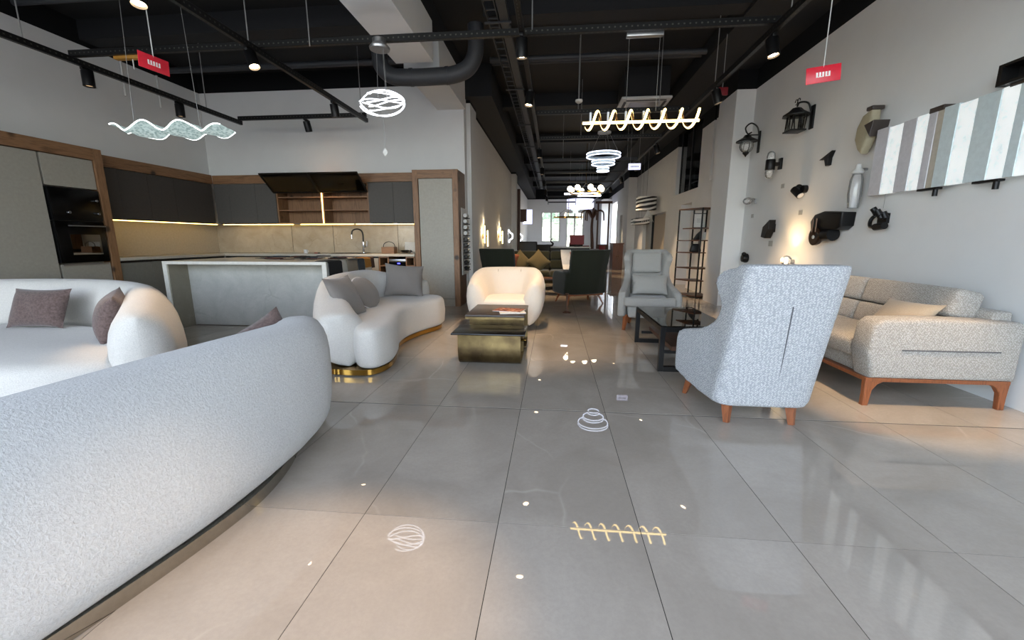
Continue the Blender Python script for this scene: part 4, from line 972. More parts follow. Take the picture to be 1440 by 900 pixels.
plinth(pf + pb, 0, .012, inset=.03).obj('foot', 'black_matte', t, angle=.5)
pillow('cushion', 'taupe', .46, .46, .15, 'square taupe cushion leaning on the near arm of the kidney sofa', 'cushion', (-2.10, 4.02, .625), (64, 0, 86))
pillow('cushion', 'taupe', .40, .40, .17, 'round taupe cushion with white piping on the kidney sofa', 'cushion', (-2.14, 4.55, .60), (60, 0, 78), round_=True, piping='white_piping')
pillow('cushion', 'taupe', .52, .46, .16, 'square taupe cushion at the far end of the kidney sofa', 'cushion', (-2.02, 5.50, .655), (64, 6, 24))

# cream tub armchair
t = thing('tub_armchair', 'cream round tub armchair behind the bronze table', 'armchair', (-.64, 5.80, 0))
arc = [(-.40, -.42), (-.43, -.15), (-.42, .12), (-.30, .36), (0, .46), (.30, .36), (.42, .12), (.43, -.15), (.40, -.42)]
curved_back(arc, .22, lambda s: .80 - .15 * smooth01((.34 - min(s, 1 - s)) / .34), lambda s: -.07, .08, cap=.11, side=-1, n=64, bulge=.22, ex=2.4).obj('shell', 'boucle_cream', t, angle=1.5)
soft_seat([(-.31, -.36), (0, -.42), (.31, -.36), (.34, -.05), (.30, .22), (0, .34), (-.30, .22), (-.34, -.05)], .09, .42, r=.08, bulge=.01).obj('seat', 'boucle_cream', t, angle=1.5)
for sx in (-1, 1):
    B().tube([(sx * .16, .335, .44), (sx * .165, .33, .6), (sx * .17, .345, .77)], .004, 6).obj('seam', 'cream_fabric', t)
B().lathe([(0, 0), (.30, 0), (.30, .015), (.06, .03), (.05, .09), (0, .09)], n=32).obj('swivel_base', 'black_metal', t)
# bronze nesting table
t = thing('nesting_coffee_table', 'brushed bronze coffee table of two interlocking curved tiers', 'coffee table', (-.6, 4.3, 0))
def sheet(pts, x0, x1, th):
    P = catmull([(0, a, c) for a, c in pts], 6); b = B(); outer, inner = [], []
    for i, p in enumerate(P):
        tt = (P[min(i + 1, len(P) - 1)] - P[max(i - 1, 0)]).normalized(); nn = Vector((0, -tt.z, tt.y)) * th
        outer.append(p); inner.append(p + nn)
    return b.rings([[(x0, q.y, q.z), (x1, q.y, q.z), (x1, r_.y, r_.z), (x0, r_.y, r_.z)] for q, r_ in zip(outer, inner)])
sheet([(-.47, .325), (-.47, .24), (-.47, .15), (-.455, .07), (-.42, .02), (-.36, .004), (-.1, .003), (.15, .003)], -.305, .305, .014).obj('front_sheet', 'bronze', t, angle=.6)
B().box(-.345, .355, -.585, -.16, .322, .338, bev=.006).obj('low_top', 'black_top', t)
sheet([(.18, .018), (.42, .02), (.47, .045), (.49, .10), (.49, .2), (.49, .3), (.49, .42)], -.28, .315, .014).obj('back_sheet', 'bronze', t, angle=.6)
B().box(-.285, .32, -.19, .52, .424, .444, bev=.003).obj('high_top', 'brown_top', t)
B().box(-.285, .32, -.19, -.178, .40, .424).obj('apron', 'bronze', t)
B().cyl((-.29, -.05, .16), (.33, -.05, .16), .012).obj('tie_rod', 'brass', t)
B().box(-.28, .30, .0, .03, .02, .424).obj('support_panel', 'bronze', t)
def booklet(label, x, y, rz, w_, l_, z, mat):
    t = thing('magazine', label, 'magazine', (x, y, z), rz); B().box(-w_ / 2, w_ / 2, -l_ / 2, l_ / 2, .001, .007).obj('pages', 'paper', t, smooth=False)
    box('cover', mat, (-w_ / 2 - .001, w_ / 2 + .001, -l_ / 2 - .001, l_ / 2 + .001, .007, .0085), t, smooth=False)
kp = NM('printed_cover'); vv = kp.coords(); kp.link(kp.ramp(kp.noise(vv, 26, 4, .6), [(.36, '3a1d16'), (.5, '9a4a30'), (.62, 'd9a27e'), (.72, 'e8ddd0')]), kp.b.inputs['Base Color'])
booklet('white paged brochure under the open magazine on the bronze table', -.42, 4.30, .2, .27, .20, .4445, 'paper')
booklet('magazine with a reddish brown cover on the bronze table', -.46, 4.37, -.25, .30, .21, .4535, kp.m)

# ------------------------------------------------------------------ wing chairs
def side_profile():
    return [(q.x, q.y) for q in catmull([(-.43, .19), (-.445, .33), (-.435, .46), (-.39, .525), (-.28, .555), (-.14, .59), (-.03, .635), (.055, .70), (.10, .775), (.075, .85), (.045, .915), (.075, .985), (.16, 1.025), (.27, 1.043)], 5)] + [(.345, 1.045), (.355, 1.02), (.24, .58), (.135, .17), (.10, .13), (-.05, .135), (-.25, .155)]
def wing_chair(label, loc, rz, mat, legmat='walnut', seams=True):
    t = thing('wing_armchair', label, 'armchair', loc, rz); prof = side_profile()
    sh = B()
    for sx in (-1, 1):
        def f(u, v, q, sx=sx):
            flare = max(.300 + (.135 - u) * .19, .285) + .12 * max(0, v - .74) * max(0, .36 - u) * 3
            return (sx * (flare - q), u, v)
        sh.prism(prof, f, 0, .10)
    rr = []
    for k in range(13):
        z = .125 + .935 * k / 12; yb = .14 + .23 * (z - .14) / .9; hw = .275
        rr.append([(-hw, yb - .13, z), (-hw, yb, z), (-.22, yb + .026, z), (0, yb + .036, z), (.22, yb + .026, z), (hw, yb, z), (hw, yb - .13, z)])
    sh.rings(rr); soften(sh.obj('shell', mat, t, angle=3.0))
    for k in range(2):
        z0, z1 = ((.42, .73), (.735, 1.02))[k]; y0, y1 = .02 + .24 * (z0 - .14), .02 + .24 * (z1 - .14)
        m_ = Matrix.Translation((0, y0 - .02, z0)) @ Matrix.Rotation(-math.atan2(y1 - y0, z1 - z0), 4, 'X')
        B().box(-.20, .20, -.06, .05, 0, (z1 - z0) * 1.02, bev=.045, seg=4, rot=m_).obj('back_cushion', mat, t, angle=1.2)
    B().box(-.26, .26, -.42, .12, .17, .33, bev=.03, seg=3, top=(1.08, 1)).obj('seat_frame', mat, t, angle=.9)
    B().box(-.33, .33, -.475, -.395, .33, .455, bev=.03, seg=3).box(-.24, .24, -.44, .12, .33, .45, bev=.035, seg=3).obj('seat_cushion', mat, t, angle=.9)
    if seams:
        for x in (-.225, .225): B().tube([(x, .150, .17), (x, .296, .72), (x, .368, 1.000)], .003, 6).obj('piping', 'seam', t)
        B().tube([(-.05, .172, .16), (-.03, .2515, .45), (.0, .350, .82)], .0038, 6).obj('pleat', 'seam', t)
    for sx in (-1, 1):
        B().tube([(sx * .285, -.35, .20), (sx * .315, -.41, 0)], .040, 4, r1=.020).obj('leg', legmat, t)
        B().tube([(sx * .20, .085, .17), (sx * .205, .125, 0)], .044, 4, r1=.022).obj('leg', legmat, t)
    return t
wing_chair('light grey tweed wing armchair seen from behind beside the pale sofa', (1.378, 2.85, 0), R(180), 'tweed')
wing_chair('pale grey wing armchair facing the camera beyond the black table', (1.315, 5.97, 0), R(-6), 'tweed_pale')
pillow('cushion', 'tweed_pale', .46, .28, .13, 'pale grey lumbar cushion on the facing wing armchair', 'cushion', (1.315, 5.79, .60), (66, 0, -6), pinch=.06)
# black glass-topped table
t = thing('black_coffee_table', 'black framed coffee table with a smoked glass top', 'coffee table', (.985, 3.80, 0))
W, L, H, q = .64, 1.16, .42, .045
for y in (0, L - q):
    for x in (0, W - q): box('leg', 'black_metal', (x, x + q, y, y + q, 0, H), t, bev=.002, smooth=False)
    box('foot_rail', 'black_metal', (q, W - q, y, y + q, 0, q), t, smooth=False)
    box('top_rail', 'black_metal', (q, W - q, y, y + q, H - q, H), t, smooth=False)
for x in (0, W - q): box('side_rail', 'black_metal', (x, x + q, q, L - q, H - q, H), t, smooth=False)
box('glass_top', 'smoked', (.01, W - .01, .01, L - .01, H + .001, H + .009), t, bev=.001, smooth=False)
box('lower_shelf', 'brown_board', (.14, W - .06, .12, L - .10, .17, .21), t, smooth=False)
for y in (.13, L - .18): box('shelf_bar', 'black_metal', (q, W - q, y, y + .03, .14, .169), t, smooth=False)

# ------------------------------------------------------------------ greige sofa along the right wall
t = thing('tweed_sofa', 'greige tweed sofa on walnut legs along the right wall', 'sofa', (0, 0, 0))
x0, x1, y0, y1 = 2.30, 3.26, 3.10, 5.35
def arm(ya, yb, lo):
    b = B(); pr_ = [(x0, .215), (x0 - .045, .40), (x0 - .03, .60), (x0 + .02, .645), (x0 + .3, .655), (x1 - .06, .64), (x1 - .02, .62), (x1 - .02, .215)]
    return b.prism(pr_, lambda u, v, w_: (u, w_, v), ya, yb, bev=.03, seg=3)
arm(y0, y0 + .20, 0).obj('armrest', 'tweed_sofa', t, angle=.8); arm(y1 - .20, y1, 0).obj('armrest', 'tweed_sofa', t, angle=.8)
B().tube([(2.47, y0 - .002, .43), (2.75, y0 - .004, .43), (3.10, y0 - .002, .43)], .005, 6).obj('pleat', 'seam', t)
B().box(x0 + .02, x1 - .05, y0 + .2, y1 - .2, .215, .33, bev=.01).obj('seat_base', 'tweed_sofa', t, angle=.8)
ym = (y0 + y1) / 2
for a, c in ((y0 + .205, ym - .003), (ym + .003, y1 - .205)):
    B().box(x0 - .03, x1 - .30, a, c, .325, .46, bev=.04, seg=4).obj('seat_cushion', 'tweed_sofa', t, angle=1.0)
    for z0_, z1_, xx in ((.44, .63, .0), (.632, .85, .05)):
        m_ = Matrix.Translation((2.90 + xx, 0, z0_)) @ Matrix.Rotation(R(13), 4, 'Y')
        B().box(-.05, .15, a, c, 0, z1_ - z0_, bev=.04, seg=4, rot=m_).obj('back_cushion', 'tweed_sofa', t, angle=1.0)
B().box(3.10, x1 - .03, y0 + .1, y1 - .1, .22, .70, bev=.02).obj('back_frame', 'tweed_sofa', t, angle=.8)
for z in ((x0 - .02, x1 - .03, y0 + .02, y0 + .06), (x0 - .02, x1 - .03, y1 - .06, y1 - .02), (x0 - .02, x0 + .02, y0 + .06, y1 - .06)): box('base_rail', 'walnut', (z[0], z[1], z[2], z[3], .185, .214), t, bev=.003, smooth=False)
def sleg(x, y, sx):
    pr_ = [(0, .19), (.13, .19), (.085, .165), (.055, .12), (.043, .0), (.005, 0), (.005, .1)]
    B().prism(pr_, lambda u, v, w_: (x + sx * u, w_, v), y, y + .042, bev=.004, seg=1).obj('leg', 'walnut', t, angle=.6)
for y in (y0 + .02, y1 - .07): sleg(x0 - .02, y, 1); sleg(x1 - .03, y, -1)
sleg(x0 + .02, (y0 + y1) / 2 - .25, 1)
pillow('cushion', 'cream_fabric', .42, .40, .15, 'cream cushion lying on the pale sofa by its near arm', 'cushion', (2.72, 3.50, .575), (48, 0, -78))

# ------------------------------------------------------------------ lamps shown on the right wall
WX_ = XR
def wlamp(name, label, y, z): return thing(name, label, 'wall lamp', (WX_, y, z), R(90))     # local: +x along the wall away from the camera, +y out of the wall... see parts
# local frame after the quarter turn: x -> world y, y -> world -x (out of the wall)
t = wlamp('wall_lantern', 'ornate black square wall lantern, the highest on the right wall', 6.22, 2.79)
box('back_plate', 'black_metal', (-.10, -.02, 0, .02, -.17, .12), t, bev=.003)
B().lathe([(.0, .12), (.05, .11), (.09, .07), (.165, .02), (.165, .01), (0, .01)], (.02, .17, .0), 8).obj('roof', 'black_metal', t, angle=.4)
box('base', 'black_metal', (-.08, .12, .07, .27, -.185, -.165), t, bev=.004)
box('lantern_glass', 'sconce_amber' if 'sconce_amber' in M else 'clear', (-.055, .095, .095, .245, -.165, .01), t, smooth=False)
b = B()
for i in range(5):
    f = -.06 + .04 * i
    for yy in (.09, .25): b.cyl((f, yy, -.165), (f + .02 * (1 if i % 2 else -1), yy, .01), .006, n=6)
    g = .09 + .04 * i
    for xx in (-.06, .10): b.cyl((xx, g, -.165), (xx, g + .02 * (1 if i % 2 else -1), .01), .006, n=6)
stuff(b.obj('lattice', 'black_metal', t))
B().tube(catmull([(-.04, .02, .05), (-.02, .06, .16), (.02, .14, .18), (.02, .17, .13)], 6), .011, 8).obj('bracket', 'black_metal', t)
for sx in (-1, 1): B().tube([(.02 + sx * (.03 + .028 * math.cos(a * .5)), .17, .19 + .032 * math.sin(a * .5)) for a in range(11)], .006, 6).obj('scroll', 'black_metal', t)
t = wlamp('wall_lantern', 'black scrolled wall lantern with a round clear glass globe', 7.62, 2.82)
box('back_plate', 'black_metal', (-.06, .0, 0, .025, -.22, .12), t, bev=.01)
B().tube(catmull([(-.03, .02, .05), (-.03, .06, .18), (-.03, .16, .24), (-.03, .24, .17), (-.03, .20, .08), (-.03, .14, .1)], 6), .012, 8).obj('scroll', 'black_metal', t)
B().tube([(-.03, .02, .06), (-.03, .2, .06)], .01, 8).obj('arm', 'black_metal', t)
B().lathe([(0, .07), (.04, .06), (.07, .02), (.16, -.03), (.165, -.045), (0, -.03)], (-.03, .2, .0), 20).obj('roof', 'black_metal', t, angle=.5)
B().sphere((-.03, .2, -.11), .105, n=20, m=12).obj('globe', 'lamp_glass', t, angle=2)
for k in range(4): B().tube([(-.03 + .107 * math.cos(k * 1.57) * math.cos(a), .2 + .107 * math.sin(k * 1.57) * math.cos(a), -.11 + .107 * math.sin(a)) for a in [x * .3 - 1.4 for x in range(10)]], .005, 6).obj('cage_rib', 'black_metal', t)
B().lathe([(0, -.05), (.02, -.02), (.05, .01), (.05, .02), (0, .02)], (-.03, .2, -.235), 12).obj('finial', 'black_metal', t)
t = wlamp('wall_sconce', 'black banded wall sconce with clear glass domes above and below', 6.9, 2.29)
box('back_plate', 'black_metal', (-.12, -.04, 0, .03, -.07, .09), t, bev=.004); box('arm', 'black_metal', (-.10, -.06, .03, .09, -.02, .03), t, smooth=False)
B().lathe([(.062, -.075), (.065, -.07), (.065, .07), (.062, .075)], (-.05, .14, .0), 20).obj('band', 'black_metal', t)
B().lathe([(.056, .07), (.058, .12), (.05, .165), (.03, .19), (0, .197)], (-.05, .14, 0), 20).obj('glass_dome', 'lamp_glass', t); B().lathe([(.056, -.07), (.058, -.12), (.05, -.165), (.03, -.19), (0, -.197)], (-.05, .14, 0), 20).obj('glass_dome', 'lamp_glass', t)
t = wlamp('wall_sconce', 'small clear glass wall sconce low beside the pier', 7.5, 1.82)
box('back_plate', 'steel', (-.03, .03, 0, .015, -.04, .04), t, bev=.004); B().tube([(0, .02, .04), (0, .08, .05)], .008, 8).obj('arm', 'steel', t)
B().sphere((0, .13, .01), .075, 1.4, .9, .8).obj('shade', 'lamp_glass', t, angle=2)
t = wlamp('wall_light', 'small black arrow shaped wall light', 5.7, 2.17)
B().prism([(-.11, .075), (.12, .0), (.02, -.005), (-.02, -.09), (-.06, -.085), (-.065, .0)], lambda u, v, w_: (u, w_, v), 0, .05, bev=.004).obj('body', 'black_metal', t, smooth=False)
t = wlamp('wall_light', 'small black twin spotlight on the right wall above a white tag', 6.15, 1.84)
B().cyl((-.05, .0, .02), (-.05, .05, .02), .05).obj('back_plate', 'black_metal', t); B().cyl((.07, .09, .03), (-.04, .06, -.06), .05).obj('head', 'black_metal', t); B().cyl((-.041, .0597, -.061), (-.046, .058, -.066), .04).obj('lens', 'white_box', t)
B().cyl((.10, .05, .02), (.02, .05, .05), .045).obj('head', 'black_metal', t)
t = wlamp('wall_light', 'black wedge shaped wall light above a pale tag', 6.83, 1.37)
B().prism([(.09, .02), (-.09, .12), (-.09, -.02), (.0, -.15), (.12, -.13)], lambda u, v, w_: (u, w_, v), 0.02, .12, bev=.006).obj('body', 'black_metal', t, smooth=False); box('back_plate', 'black_metal', (-.06, .06, 0, .02, -.06, .06), t, smooth=False)
t = wlamp('wall_light', 'small round black wall light low near the pier', 7.6, .885)
B().lathe([(0, 0), (.075, 0), (.08, .03), (.06, .085), (0, .1)], n=18, axis='y').obj('body', 'black_metal', t); B().sphere((0, .06, .07), .035).obj('knob', 'black_metal', t)
t = wlamp('wall_lamp', 'lit clear glass globe lamp low on the right wall', 6.18, .90)
B().cyl((0, 0, .0), (0, .06, .0), .03).obj('back_plate', 'steel', t); B().sphere((0, .10, .015), .068, n=18, m=12).obj('globe', 'lamp_glass', t, angle=2); B().lathe([(0, 0), (.02, 0), (.024, .05), (0, .06)], (0, .10, -.03), 12).obj('bulb', 'globe', t)
l = bpy.data.lights.new('wash_light', 'SPOT'); l.energy = 13; l.color = (1, .66, .32); l.spot_size = R(96); l.spot_blend = .9; l.shadow_soft_size = .02
o = bpy.data.objects.new('wash_light', l); COL.objects.link(o); o.parent = t; o.location = (0, .20, .05); o.rotation_euler = (R(180 + 9), 0, 0)
l = bpy.data.lights.new('bulb_light', 'POINT'); l.energy = 2.6; l.color = (1, .66, .32); l.shadow_soft_size = .03
o = bpy.data.objects.new('bulb_light', l); COL.objects.link(o); o.parent = t; o.location = (0, .19, .03)
t = wlamp('wall_spotlight', 'big black half drum wall light with a swivel spot and bronze rings', 5.35, 1.40)
B().prism([(.26, -.09), (.29, .02), (.22, .10), (.05, .13), (-.28, .10), (-.27, -.05), (-.20, -.09)], lambda u, v, w_: (u, w_, v), 0, .16, bev=.02, seg=3).obj('housing', 'black_metal', t, angle=.7)
for x in (.20, .13): B().cyl((x, .175, -.11), (x, .175, .05), .011, n=8).obj('strut', 'dark_bronze', t)
B().lathe([(.0, 0), (.10, 0), (.11, .02), (.11, .05), (.085, .055), (0, .03)], (.15, .12, -.16), 22, 'y').obj('lamp_ring', 'dark_bronze', t); B().cyl((.12, .10, -.15), (-.09, .10, -.14), .075).obj('head', 'black_metal', t)
B().cyl((.15, .176, -.17), (.15, .182, -.17), .022).obj('lens', 'white_box', t); B().cyl((.0, .05, -.08), (.0, .05, -.05), .03).obj('neck', 'steel', t)
t = wlamp('wall_spotlight', 'black cluster wall light with curled arms on the pale wall', 4.66, 1.41)
B().tube(catmull([(.05, .03, .06), (.11, .05, .0), (.09, .07, -.07), (.0, .08, -.09)], 6), .018, 8).obj('curled_arm', 'black_metal', t)
B().cyl((.0, .08, -.085), (-.12, .08, -.075), .035).obj('head', 'black_metal', t)
for k in range(5): B().cyl((-.05 + .03 * (k % 3), .03 + .02 * k, .0 + .03 * (k // 2)), (-.03 + .03 * (k % 3), .05 + .02 * k, .06 + .02 * (k // 2)), .028, n=10).obj('head', 'black_metal', t)
box('back_plate', 'black_metal', (-.06, .06, 0, .03, -.05, .05), t, smooth=False); B().cyl((-.01, .04, .1), (-.01, .04, .3), .002, n=6).obj('wire', 'wire', t)
t = wlamp('wall_lamp', 'beige curved shade wall lamp left of the streaked glass panel', 4.93, 2.30)
B().prism([(-.07, .21), (.06, .17), (.13, .06), (.14, -.06), (.08, -.17), (.02, -.22), (-.02, -.16), (-.05, -.1), (-.08, .0)], lambda u, v, w_: (u, w_, v), .05, .15, bev=.03, seg=3).obj('shade', 'shade', t, angle=.9)
B().prism([(-.13, .08), (.0, .06), (-.10, -.07)], lambda u, v, w_: (u, w_, v), 0, .16, bev=.005).obj('bracket', 'brown_top', t, smooth=False); box('end_cap', 'brown_top', (-.09, -.0, .04, .16, .19, .23), t, bev=.01)
t = wlamp('glass_lantern', 'pale frosted glass lantern hanging beside the streaked panel', 5.02, 1.78)
B().lathe([(.0, .22), (.025, .21), (.03, .17), (.05, .15), (.06, .13), (.05, .115), (0, .11)], (0, .09, 0), 16).obj('cap', 'white_box', t)
B().lathe([(.045, .11), (.06, .05), (.065, -.1), (.05, -.24), (0, -.25)], (0, .09, 0), 16).obj('glass_body', 'lamp_glass', t); B().cyl((0, 0, .16), (0, .08, .16), .012).obj('arm', 'steel', t)
# streaked glass panel on brackets
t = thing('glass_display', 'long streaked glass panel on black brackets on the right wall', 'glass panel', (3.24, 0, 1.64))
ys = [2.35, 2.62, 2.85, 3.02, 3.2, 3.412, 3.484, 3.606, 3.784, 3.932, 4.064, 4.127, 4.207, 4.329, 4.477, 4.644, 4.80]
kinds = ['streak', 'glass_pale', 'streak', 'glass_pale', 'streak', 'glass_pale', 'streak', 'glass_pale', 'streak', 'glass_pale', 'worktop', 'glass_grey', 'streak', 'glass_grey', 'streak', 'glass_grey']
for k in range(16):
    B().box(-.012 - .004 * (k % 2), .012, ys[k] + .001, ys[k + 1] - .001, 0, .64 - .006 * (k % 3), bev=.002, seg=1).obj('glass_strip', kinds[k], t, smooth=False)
for y, dz in ((4.15, .64), (3.5, .64)): box('clamp', 'brown_top', (-.02, .088, y - .08, y + .06, dz - .012, dz + .03), t, bev=.004)
for y in (4.12, 3.62, 2.9): B().box(-.02, .03, y - .12, y + .08, -.02, -.001, bev=.004).obj('clamp', 'black_metal', t); B().cyl((0, y - .09, -.015), (0, y - .09, -.075), .018).obj('knob', 'black_metal', t)
t = thing('framed_lamp', 'black framed wall fitting above the streaked glass panel', 'wall lamp', (3.32, 3.30, 2.287))
for d in ((-.2, .32, 0, .02), (-.2, .32, .125, .145), (.29, .32, .02, .125)): box('frame_bar', 'black_metal', (-.14, 0, d[0], d[1], d[2], d[3]), t, smooth=False)
box('back_board', 'black_matte', (-.03, 0, -.2, .29, .02, .125), t, smooth=False)
b = B(); b.box(-.036, -.0301, .08, .22, .085, .105); b.box(-.036, -.0301, .15, .18, .03, .085); b.obj('white_letter', 'white_print', t, smooth=False)
for k, (y, z, s_) in enumerate([(6.7, 1.97, .05), (6.16, 1.56, .05), (7.56, 1.59, .05), (6.86, 1.14, .07)]):
    tag(B().box(XR - .006, XR - .0005, y - s_ * .8, y + s_ * .8, z - s_ * .6, z + s_ * .6).box(XR - .008, XR - .006, y - s_ * .4, y + s_ * .4, z - s_ * .2, z + s_ * .2).obj('price_tag', 'price', smooth=False), ['white price tag under the black banded sconce', 'white price tag under the twin spotlight', 'white price tag under the small clear sconce', 'pale price tag under the black wedge light'][k], 'price tag')
# ------------------------------------------------------------------ black shelf by the pier
t = thing('display_shelf', 'tall black metal display shelf with brown boards by the pier', 'shelf', (2.66, 8.86, 0))
for x, y in ((0, .58), (.28, 0), (.56, .1), (.3, .58), (.56, .58)): box('upright', 'black_metal', (x, x + .026, y, y + .026, 0, 1.83), t, smooth=False)
pl_ = [(0, .60), (0, .50), (.28, 0), (.58, .08), (.58, .60)]
for k, z in enumerate((.03, .34, .60, .92, 1.17, 1.42, 1.81)):
    q = pl_ if k % 2 == 0 else [(0, .60), (0, .50), (.20, .14), (.46, .12), (.46, .60)]
    if k == 5: q = [(.1, .60), (.2, .14), (.58, .08), (.58, .60)]
    B().prism(q, lambda u, v, w_: (u, v, w_), z, z + .02, bev=.001, seg=1).obj('board', 'brown_board', t, smooth=False)
t = thing('handbag', 'black bag sitting on the lower board of the display shelf', 'bag', (2.98, 9.22, .941)); B().box(-.12, .12, -.05, .05, 0, .17, bev=.03, seg=3, top=(.7, .7)).obj('body', 'black_matte', t); B().tube(catmull([(-.06, 0, .16), (-.05, 0, .24), (.05, 0, .24), (.06, 0, .16)], 6), .008, 6).obj('handle', 'black_matte', t)
t = thing('table_sculpture', 'black pointed sculpture on the upper board of the display shelf', 'sculpture', (2.98, 9.2, 1.191)); B().prism([(-.08, 0), (.06, 0), (.08, .2), (.0, .12)], lambda u, v, w_: (u, w_, v), -.03, .03, bev=.008).obj('body', 'black_matte', t)
t = thing('framed_print', 'white framed print standing on the highest shelf bay', 'picture', (3.05, 9.3, 1.441)); box('frame', 'black_metal', (-.13, .13, 0, .015, 0, .30), t, smooth=False); box('print', 'paper', (-.115, .115, -.002, 0, .015, .285), t, smooth=False)
b = B()
for k in range(3): b.box(-.06, .02, -.003, -.0021, .12 + .03 * k, .125 + .03 * k)
stuff(b.obj('print_lines', 'black_matte', [o for o in t.children if o.name.startswith('print')][0], smooth=False))
t = thing('book_pair', 'pale box on the middle board of the display shelf', 'box', (3.1, 9.25, 1.191)); box('body', 'paper', (0, .07, -.05, .05, 0, .16), t, smooth=False)
# striped display pieces by the door
kz = NM('zebra_print'); vv = kz.coords(scale=(.8, .8, 2.2), rot=(0, .5, 0)); wvn = kz.node('ShaderNodeTexWave', bands_direction='Z', Scale=1.3, Distortion=5.0); kz.link(vv, wvn.inputs['Vector']); kz.link(kz.ramp(wvn.outputs['Fac'], [(.48, '0d0d0e'), (.54, 'e4e2de')]), kz.b.inputs['Base Color'])
t = thing('striped_pendant', 'black and white striped drum shade hanging by the beige door', 'lamp', (2.95, 14.2, 2.12)); B().lathe([(0, 0), (.32, 0), (.32, .42), (0, .42)], n=28).obj('shade', kz.m, t); B().cyl((0, 0, .42), (0, 0, 2.12), .006, n=6).obj('cord', 'wire', t)
t = thing('zebra_shelf', 'small black and white striped tray fixed by the beige door', 'wall shelf', (3.05, 15.6, 1.72)); B().box(-.25, .25, -.5, .4, 0, .22, bev=.04).obj('body', kz.m, t)
for yy in (-.3, .2): B().cyl((0, yy, .2), (0, yy, HC - 1.72), .004, n=6).obj('wire', 'wire', t)
t = thing('feather_ornament', 'white feather ornament under the striped drum shade', 'ornament', (2.98, 14.0, 1.75))
for k in range(7): B().tube(catmull([(0, 0, .36), (.03 * (k - 3), 0, .2), (.06 * (k - 3), 0, 0)], 4), .02, 6, r1=.006).obj('feather', 'white_box', t)

# ------------------------------------------------------------------ green seating in the hall
def low_chair(label, loc, rz):
    t = thing('green_armchair', label, 'armchair', loc, rz)
    sh = B()
    for sx in (-1, 1):
        sh.prism([(q.x, q.y) for q in catmull([(-.36, .19), (-.38, .50), (-.30, .61), (-.05, .61), (.16, .63)], 4)] + [(.26, .58), (.20, .19)], lambda u, v, w_, sx=sx: (sx * (.43 - w_), u, v), 0, .12)
    rr = []
    for k in range(11):
        u = k / 10; z = .19 + .83 * u; yb = .22 + .22 * u; hw = .36 + .03 * u; d = .13
        rr.append([(-hw, yb - d, z), (-hw, yb - .02, z), (-hw * .6, yb + .02, z), (0, yb + .03, z), (hw * .6, yb + .02, z), (hw, yb - .02, z), (hw, yb - d, z)])
    sh.rings(rr); soften(sh.obj('shell', 'green', t, angle=3.0), .02, 12)
    B().box(-.30, .30, -.38, .16, .2, .44, bev=.04, seg=3).obj('seat', 'green', t, angle=.9)
    B().box(-.38, .38, -.34, .20, .165, .199, bev=.008).obj('base_rail', 'walnut', t)
    for sx in (-1, 1):
        B().tube([(sx * .31, -.28, .165), (sx * .36, -.34, 0)], .022, 8, r1=.013).obj('leg', 'walnut', t); B().tube([(sx * .31, .14, .165), (sx * .37, .22, 0)], .022, 8, r1=.013).obj('leg', 'walnut', t)
    return t
low_chair('dark green armchair seen from behind on the hall side', (.53, 8.02, 0), R(180 + 24))
low_chair('dark green armchair half hidden behind the cream tub armchair', (-1.02, 8.75, 0), R(180 - 20))
t = thing('olive_sofa', 'olive two seat sofa facing the camera behind the green armchairs', 'sofa', (-.08, 10.45, 0))
B().box(-1.0, 1.0, -.45, .40, .16, .30, bev=.02).obj('base', 'olive', t, angle=.8)
for sx in (-1, 1):
    B().box(sx * .5 - .495, sx * .5 + .495, -.52, .20, .30, .47, bev=.05, seg=3).obj('seat_cushion', 'olive', t, angle=.9)
    for z0, z1 in ((.47, .70), (.70, .92)): B().box(sx * .5 - .492, sx * .5 + .492, .10, .32, z0, z1, bev=.045, seg=3).obj('back_cushion', 'olive', t, angle=.9)
    for y in (-.4, .34): B().tube([(sx * .9, y, .16), (sx * .93, y, 0)], .025, 8, r1=.015).obj('leg', 'walnut', t)
B().box(-1.0, 1.0, .30, .42, .30, .86, bev=.02).obj('back_frame', 'olive', t, angle=.8)
pillow('cushion', 'olive_gold', .44, .44, .14, 'golden olive cushion standing on its corner at the left of the olive sofa', 'cushion', (-.80, 10.26, .66), (74, 45, 8), n=12)
pillow('cushion', 'olive_gold', .44, .44, .14, 'golden olive cushion standing on its corner near the middle of the olive sofa', 'cushion', (-.36, 10.26, .67), (74, 45, -6), n=12)
b = B(); P = [(-.26, .95), (.1, .95), (.14, .75), (.13, .55), (-.1, .5)]
rr = [[(.18 + .05 * k, 10.62, .945), (.18 + .05 * k, 10.45, .955), (.19 + .05 * k, 10.30, .80), (.22 + .05 * k, 10.26, .62), (.24 + .05 * k, 10.1, .515), (.24 + .05 * k, 9.95, .51), (.24 + .05 * k, 9.95, .50), (.24 + .05 * k, 10.08, .50), (.22 + .05 * k, 10.24, .61), (.19 + .05 * k, 10.28, .79), (.18 + .05 * k, 10.44, .94), (.18 + .05 * k, 10.62, .935)] for k in range(6)]
tag(b.rings(rr).obj('throw', 'white_box'), 'white throw draped over the right seat of the olive sofa', 'blanket')
pillow('cushion', 'pink', .46, .22, .12, 'dusty pink bolster cushion at the top of the olive sofa', 'cushion', (.62, 10.22, .80), (80, 0, 0), n=10)
pillow('cushion', 'orange', .28, .28, .10, 'terracotta cushion beside the half hidden green armchair', 'cushion', (-.87, 8.80, .80), (75, 20, 20), n=10)
t = thing('plant_stand', 'thin dark red stand with a small foot by the green armchair', 'stand', (.24, 6.9, 0))
B().lathe([(0, 0), (.07, 0), (.07, .012), (.02, .03), (.014, .06), (.014, .30), (.03, .31), (.03, .325), (0, .325)]).obj('pedestal', 'brown_board', t)
